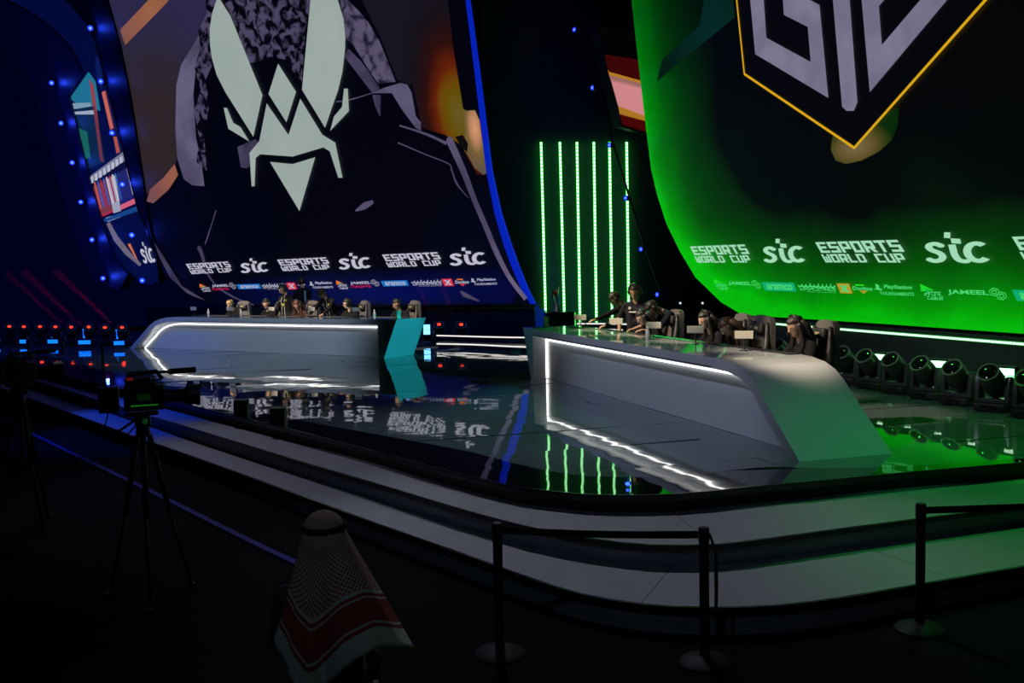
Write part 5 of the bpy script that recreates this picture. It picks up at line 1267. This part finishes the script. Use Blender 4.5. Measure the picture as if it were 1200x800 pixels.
for ch in c2_.children_recursive:
    if ch.name.startswith(('side_', 'tally', 'level')): ch.material_slots[0].link = 'OBJECT'; ch.material_slots[0].material = M_cam
tag(c2_, 'black broadcast camera on a tripod deep in the dark at the end of the steps', 'camera')
# small black monitors on the stage edge
def stage_monitor(px, label):
    p = pz(*px, S); root = tag(empty('stage_monitor', loc=p), label, 'monitor', 'small monitors on the stage edge')
    prof = [(-0.10, 0), (0.10, 0), (0.08, 0.22), (-0.02, 0.24)]
    MB().prism(prof, -0.10, 0.10, Matrix(((0, 0, 1, 0), (-1, 0, 0, 0), (0, 1, 0, 0), (0, 0, 0, 1)))).build('cabinet', M_black, root)
    MB().box((0, -0.108, 0.11), (0.17, 0.006, 0.16)).build('grille', M_dark, root)
    MB().box((0, 0.06, 0.242), (0.06, 0.02, 0.01)).build('handle', M_dark, root)
stage_monitor((284, 486), 'small black wedge monitor on the stage edge close to the tripod camera')
stage_monitor((327, 496.5), 'small black wedge monitor on the stage edge, away from the tripod camera')
for px, lb in (((34, 422), 'thin black stand with a small box, in the dark beyond the stage end'), ((73.5, 416), 'thin black stand at the dark rounded stage end')):
    p = pz(*px, S); root = tag(empty('microphone_stand', loc=p), lb, 'stand')
    MB().lathe([(0.16, 0), (0.16, 0.015), (0.02, 0.03)], 18).build('base', M_black, root, smooth=30); MB().tube([(0, 0, 0.02), (0, 0, 0.62)], 0.035, 8).build('pole', M_black, root, smooth='all'); MB().rbox((0.03, 0, 0.45), (0.14, 0.10, 0.16), 0.02).build('control_box', M_dark, root)

# ------------------------------------------------------------------ seated spectator in a checked headscarf, back to the camera
def scarf_mat():
    m = bpy.data.materials.new('red_check_scarf'); m.use_nodes = True; nt = m.node_tree; b = nt.nodes['Principled BSDF']; b.inputs['Roughness'].default_value = 0.9
    uv = nt.nodes.new('ShaderNodeUVMap'); sep = nt.nodes.new('ShaderNodeSeparateXYZ'); nt.links.new(uv.outputs[0], sep.inputs[0])
    mp = nt.nodes.new('ShaderNodeMapping'); mp.inputs['Scale'].default_value = (110, 62, 1); nt.links.new(uv.outputs[0], mp.inputs[0])
    ck = nt.nodes.new('ShaderNodeTexChecker'); ck.inputs['Scale'].default_value = 1.0; ck.inputs[1].default_value = (0.62, 0.55, 0.48, 1); ck.inputs[2].default_value = (0.42, 0.05, 0.04, 1); nt.links.new(mp.outputs[0], ck.inputs[0])
    r = nt.nodes.new('ShaderNodeValToRGB'); r.color_ramp.interpolation = 'CONSTANT'; cr_ = r.color_ramp
    red, wh = (0.40, 0.05, 0.04, 1), (0.66, 0.64, 0.58, 1)
    st = [(0.0, red), (0.60, wh), (0.625, red), (0.645, wh), (0.66, red), (0.82, wh), (0.835, red), (0.86, wh)]
    while len(cr_.elements) < len(st): cr_.elements.new(0.5)
    for e, (po, c) in zip(cr_.elements, st): e.position = po; e.color = c
    nt.links.new(sep.outputs['Y'], r.inputs[0])
    gt = nt.nodes.new('ShaderNodeMath'); gt.operation = 'GREATER_THAN'; gt.inputs[1].default_value = 0.60; nt.links.new(sep.outputs['Y'], gt.inputs[0])
    mx = nt.nodes.new('ShaderNodeMix'); mx.data_type = 'RGBA'; nt.links.new(gt.outputs[0], mx.inputs[0]); nt.links.new(ck.outputs[0], mx.inputs[6]); nt.links.new(r.outputs[0], mx.inputs[7]); nt.links.new(mx.outputs[2], b.inputs['Base Color'])
    return m
hp = py(379, 612, 4.85)
Mm = Matrix.Translation((hp.x, hp.y-0.02, 0)) @ Matrix.Rotation(PI, 4, 'Z')
HZ = hp.z                                     # headband height
man = person(Mm, 'person in red checked headscarf with black cord, seated with back turned', 'sit', lean=0.05, sk=1, top='thobe', topc=(0.07, 0.07, 0.08), trousers=(0.07, 0.07, 0.08), headset=False, scale=1.0, hands=[(-0.16, -0.35, 0.62), (0.16, -0.35, 0.62)], vox=0.02, seat=0.45)
# the body's crown height follows the pose; drape the scarf from it
crown = HZ+0.062
def scarf(root):
    n, k = 72, 26; vs = []; fs = []; uvs = []
    for j in range(k+1):
        t = j/k
        for i in range(n):
            a = 2*PI*i/n                      # world: a=0 to the right of the picture, PI/2 away from camera
            c_, s_ = math.cos(a), math.sin(a)
            if t < 0.18:
                q_ = t/0.18; r_ = 0.100*math.sin(q_*PI/2); z = crown-0.09*(1-math.cos(q_*PI/2)); sx = 1.0
            else:
                q_ = (t-0.18)/0.82
                flare = 0.12+0.20*max(0, c_)**1.2+0.03*max(0, -c_)
                r_ = 0.100+flare*q_**1.0+0.012*math.sin(a*7+q_*2)*q_+0.008*math.sin(a*13)*q_
                drop = 0.60+0.10*math.sin(a*3+0.9)-0.06*max(0, c_)**2 + 0.10*max(0, -s_)
                z = crown-0.09-drop*q_
            r_ *= (1.0 if s_ > 0 else 1.0)
            y_ = r_*s_*(0.85 if t > 0.3 else 1.0)
            if s_ < 0 and abs(c_) < 0.35 and t > 0.25: y_ += 0.035*(t-0.25)*(1-abs(c_)/0.35)*2
            vs.append(Vector((hp.x+r_*c_, hp.y+y_, z))); 
    inv = root.matrix_basis.inverted(); mb = MB()
    for j in range(k):
        for i in range(n):
            a_ = (i+0.5)/n
            if 0.20 < a_ < 0.30 and j > 5: continue    # open over the face
            fs.append((j*n+i, j*n+(i+1) % n, (j+1)*n+(i+1) % n, (j+1)*n+i))
    mb.add(vs, fs, inv); me = mb.mesh('headscarf', 'all')
    uvl = me.uv_layers.new(name='UVMap')
    for p in me.polygons:
        idx = [me.loops[l].vertex_index for l in p.loop_indices]; ii = [v % n for v in idx]
        for l, v in zip(p.loop_indices, idx):
            u_ = (v % n)/n
            if max(ii)-min(ii) > n/2 and u_ < 0.5: u_ += 1
            uvl.data[l].uv = (u_, (v//n)/k)
    me.materials.append(scarf_mat()); o = link('headscarf', me, root); so = o.modifiers.new('thick', 'SOLIDIFY'); so.thickness = 0.006
    c_ = MB(); c_.tube([Vector((hp.x+0.101*math.cos(a), hp.y+0.101*math.sin(a), crown-0.075+0.010*math.sin(a))) for a in np.linspace(0, 2*PI, 33)], 0.014, 8, inv); c_.build('head_cord', mat('cord_black', (0.008, 0.008, 0.008), 0.9), root, smooth='all')
scarf(man)
sp = Vector((hp.x, hp.y-0.02, 0)); root = tag(empty('folding_chair', Matrix.Translation(sp) @ Matrix.Rotation(PI, 4, 'Z')), 'plain dark chair under the headscarfed person', 'chair')
MB().rbox((0, -0.02, 0.425), (0.44, 0.42, 0.04), 0.012).build('seat', M_dark, root)
for sx in (-0.2, 0.2):
    for sy in (-0.2, 0.18): MB().box((sx, sy, 0.205), (0.03, 0.03, 0.41)).build('leg', M_black, root)
